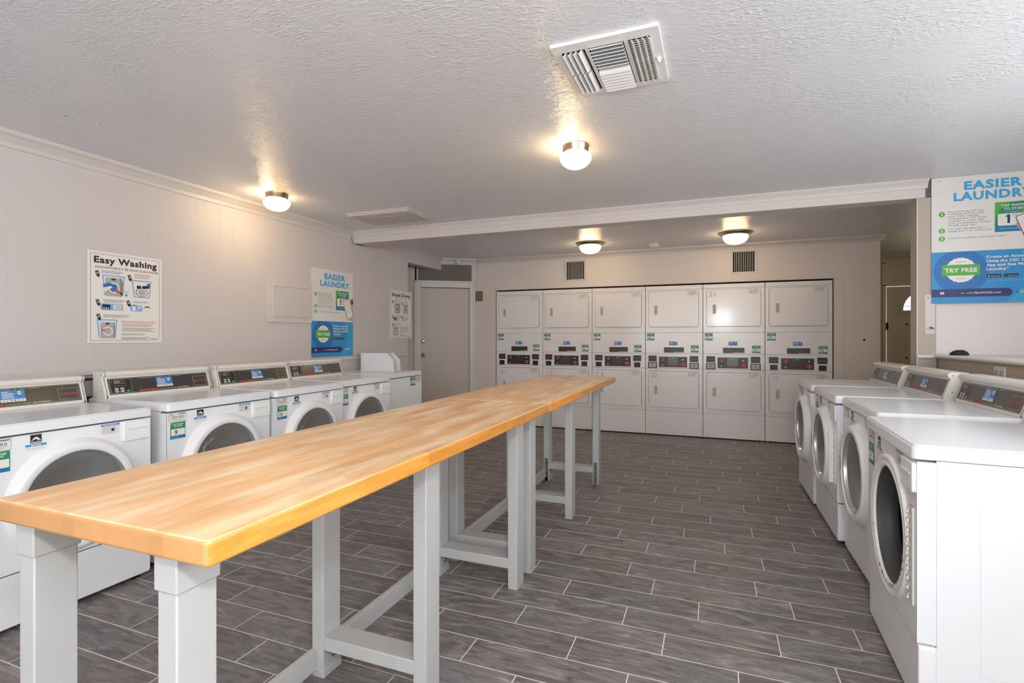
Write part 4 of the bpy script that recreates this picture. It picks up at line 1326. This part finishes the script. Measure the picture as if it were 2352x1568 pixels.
def serif_text(b, s, x, z, h, width, k):
    """heavy slab lettering: bold strokes with added foot and head serifs on stems"""
    b.text2(s, x, z, h, 'ink', k, 'l', .035, width=width)
def machine_pic(b, x, z, w_, h, openr, k=2):
    b.rect2(x, x + w_, z, z + h, 'lgrey', k); b.rect2(x + w_ * .9, x + w_, z, z + h, 'mgrey', k + 1); b.rect2(x + w_ * .35, x + w_ * .62, z + h * .86, z + h * .95, 'ink', k + 1)
    b.circ2(x + w_ * .5, z + h * .45, h * .33, 'mgrey', k + 1); b.circ2(x + w_ * .5, z + h * .45, h * .30, 'sign', k + 2); b.circ2(x + w_ * .5, z + h * .45, h * .22, 'mgrey' if openr else 'lgrey', k + 3)
def step_tag(b, x, z, s, k=3):
    b.T = b.T @ Matrix.Translation((x, 0, z)) @ Matrix.Rotation(R(-18), 4, 'Y')
    b.rect2(-.011 * s, .011 * s, .012 * s, .020 * s, 'mgrey', k)
    b.poly2([(-.011 * s, .012 * s), (-.011 * s, -.020 * s), (0, -.034 * s), (.011 * s, -.020 * s), (.011 * s, .012 * s)], 'ink', k)
    b.circ2(0, -.002 * s, .006 * s, 'paper', k + 1, 12)
def how_to_sign(washing):
    Ws, Hs = .458, .575
    b = MB(); b.box(0, Ws, .0004, .003, 0, Hs, 'sign'); b.rr2(0, Ws, 0, Hs, .014, 'sign', 0)
    b.frame2(.017, Ws - .017, .016, Hs - .016, .0018, 'ink', 1)
    T0 = b.T.copy()
    if washing:
        b.text2('Easy Washing', Ws / 2, .503, .038, 'ink', 2, 'c', .035, width=.385)
        b.text2('HIGH-EFFICIENCY', .044, .470, .0125, 'ink', 2, width=.166); b.circ2(.227, .476, .009, 'halo', 2, 14, sx=1.3)
        b.text2('FRONT LOAD WASHER', .246, .470, .0125, 'ink', 2, width=.186)
    else:
        b.text2('Simple Drying', Ws / 2, .503, .038, 'ink', 2, 'c', .035, width=.385)
        b.text2('HIGH-EFFICIENCY DRYER', Ws / 2, .472, .011, 'grey_ink', 2, 'c', width=.26)
    hc = 'halo' if washing else 'lgrey'
    def lines(x, z, w_, n_, m_='grey_ink', dz=.007):
        for k in range(n_): b.rect2(x, x + w_ * (1 - .08 * (k % 3)), z - dz * k, z - dz * k + .0022, m_, 2)
    # step 1
    lines(.075, .455, .135, 3); b.poly2([(.082, .430), (.218, .430), (.200, .300), (.096, .300)], hc, 1); b.poly2([(.090, .423), (.210, .423), (.194, .300), (.101, .300)], 'sign', 2)
    machine_pic(b, .100, .298, .098, .118, True, 3)
    if washing:
        b.poly2([(.085, .368), (.115, .382), (.165, .372), (.160, .345), (.140, .325), (.125, .345), (.088, .355)], 'blue2', 7)
        b.poly2([(.150, .345), (.175, .335), (.205, .315), (.203, .308), (.165, .325), (.150, .335)], 'red', 8)
        b.poly2([(.092, .350), (.13, .362), (.142, .352), (.12, .342), (.10, .325), (.085, .328)], 'sign', 8)
    b.poly2([(.196, .300), (.206, .330), (.204, .390), (.190, .42), (.186, .40), (.188, .32)], 'mgrey', 8)
    # step 2
    lines(.275, .452, .105, 2); lines(.275, .436, .10, 2, 'red' if washing else 'grey_ink')
    b.poly2([(.258, .415), (.385, .415), (.375, .300), (.272, .300)], hc, 1); b.poly2([(.266, .407), (.377, .407), (.368, .307), (.279, .307)], 'sign', 2)
    if washing:
        b.rect2(.290, .318, .360, .380, 'ink', 3); b.poly2([(.325, .362), (.372, .366), (.372, .384), (.325, .380)], 'ink', 3)
        b.circ2(.322, .336, .030, 'mgrey', 3, 24, sx=1.35); b.circ2(.322, .336, .025, 'sign', 4, 24, sx=1.35); b.circ2(.322, .336, .021, 'lgrey', 5, 24, sx=1.2)
        b.poly2([(.352, .395), (.375, .400), (.378, .375), (.36, .38)], 'blue2', 5)
        b.text2('POD', .212, .325, .009, 'grey_ink', 3, width=.026); b.circ2(.224, .310, .008, 'blue1', 3, 12)
    else: machine_pic(b, .276, .304, .090, .102, True, 3)
    # step 3, 4
    lines(.088, .272, .13, 3); b.rr2(.073, .205, .208, .250, .008, hc, 1); b.rect2(.084, .130, .214, .244, 'ink', 2); b.rr2(.148, .196, .213, .245, .004, 'sign', 2)
    for i in range(3):
        for j in range(2): b.circ2(.162 + .012 * i, .222 + .012 * j, .0032, 'ink', 3, 8)
        b.circ2(.093 + .013 * i, .221, .0045, 'sign', 3, 8)
    lines(.266, .272, .10, 2); b.rr2(.250, .325, .208, .250, .008, hc, 1); b.rr2(.262, .282, .212, .256, .003, 'sign', 2); b.rect2(.264, .281, .243, .250, 'ink', 3)
    b.poly2([(.296, .215), (.322, .242), (.300, .245)], 'paper', 3); b.circ2(.358, .230, .017, 'grey_ink', 2, 16, sx=1.3); b.circ2(.358, .226, .016, 'sign', 3, 16, sx=1.3); b.rect2(.342, .374, .236, .241, 'navy', 4)
    # step 5
    lines(.088, .178, .16, 3); b.poly2([(.052, .150), (.172, .150), (.162, .040), (.062, .040)], hc, 1); b.poly2([(.060, .142), (.164, .142), (.156, .040), (.069, .040)], 'sign', 2)
    machine_pic(b, .072, .030, .085, .102, False, 3)
    if washing:
        for a in (45, 135):
            c_, s_ = math.cos(R(a)), math.sin(R(a))
            b.poly2([(.088 + (u * c_ - v_ * s_), .080 + (u * s_ + v_ * c_)) for u, v_ in ((-.014, -.0018), (.014, -.0018), (.014, .0018), (-.014, .0018))], 'red', 8)
    lines(.192, .140, .225, 2, 'red' if washing else 'grey_ink')
    lines(.198, .122, .205, 3); lines(.198, .096, .215, 4); lines(.195, .058, .15, 2); lines(.195, .034, .185, 3, dz=.0055)
    b.rect2(.376, .444, .012, .036, 'sign', 3); b.text2('CSC', .381, .019, .010, 'ink', 4, width=.040, bold=.02); b.poly2([(.426, .022), (.430, .018), (.434, .026), (.430, .024)], 'ink', 4)
    for (x, z) in ((.055, .438), (.245, .430), (.058, .258), (.238, .262), (.062, .168)):
        b.T = T0; step_tag(b, x, z, .85); b.T = T0
    return b
o = how_to_sign(True).build('instruction_sign', loc=(XL + .006, 1.984, 1.196), rot=(0, 0, R(90)))
tag(o, 'white Easy Washing instruction sign with small pictures on the left wall', 'sign', 'how-to signs on the left wall')
o = how_to_sign(False).build('instruction_sign', loc=(XL + .006, 5.150, 1.225), rot=(0, 0, R(89)))
tag(o, 'white Simple Drying instruction sign curling at the end of the left wall', 'sign', 'how-to signs on the left wall')
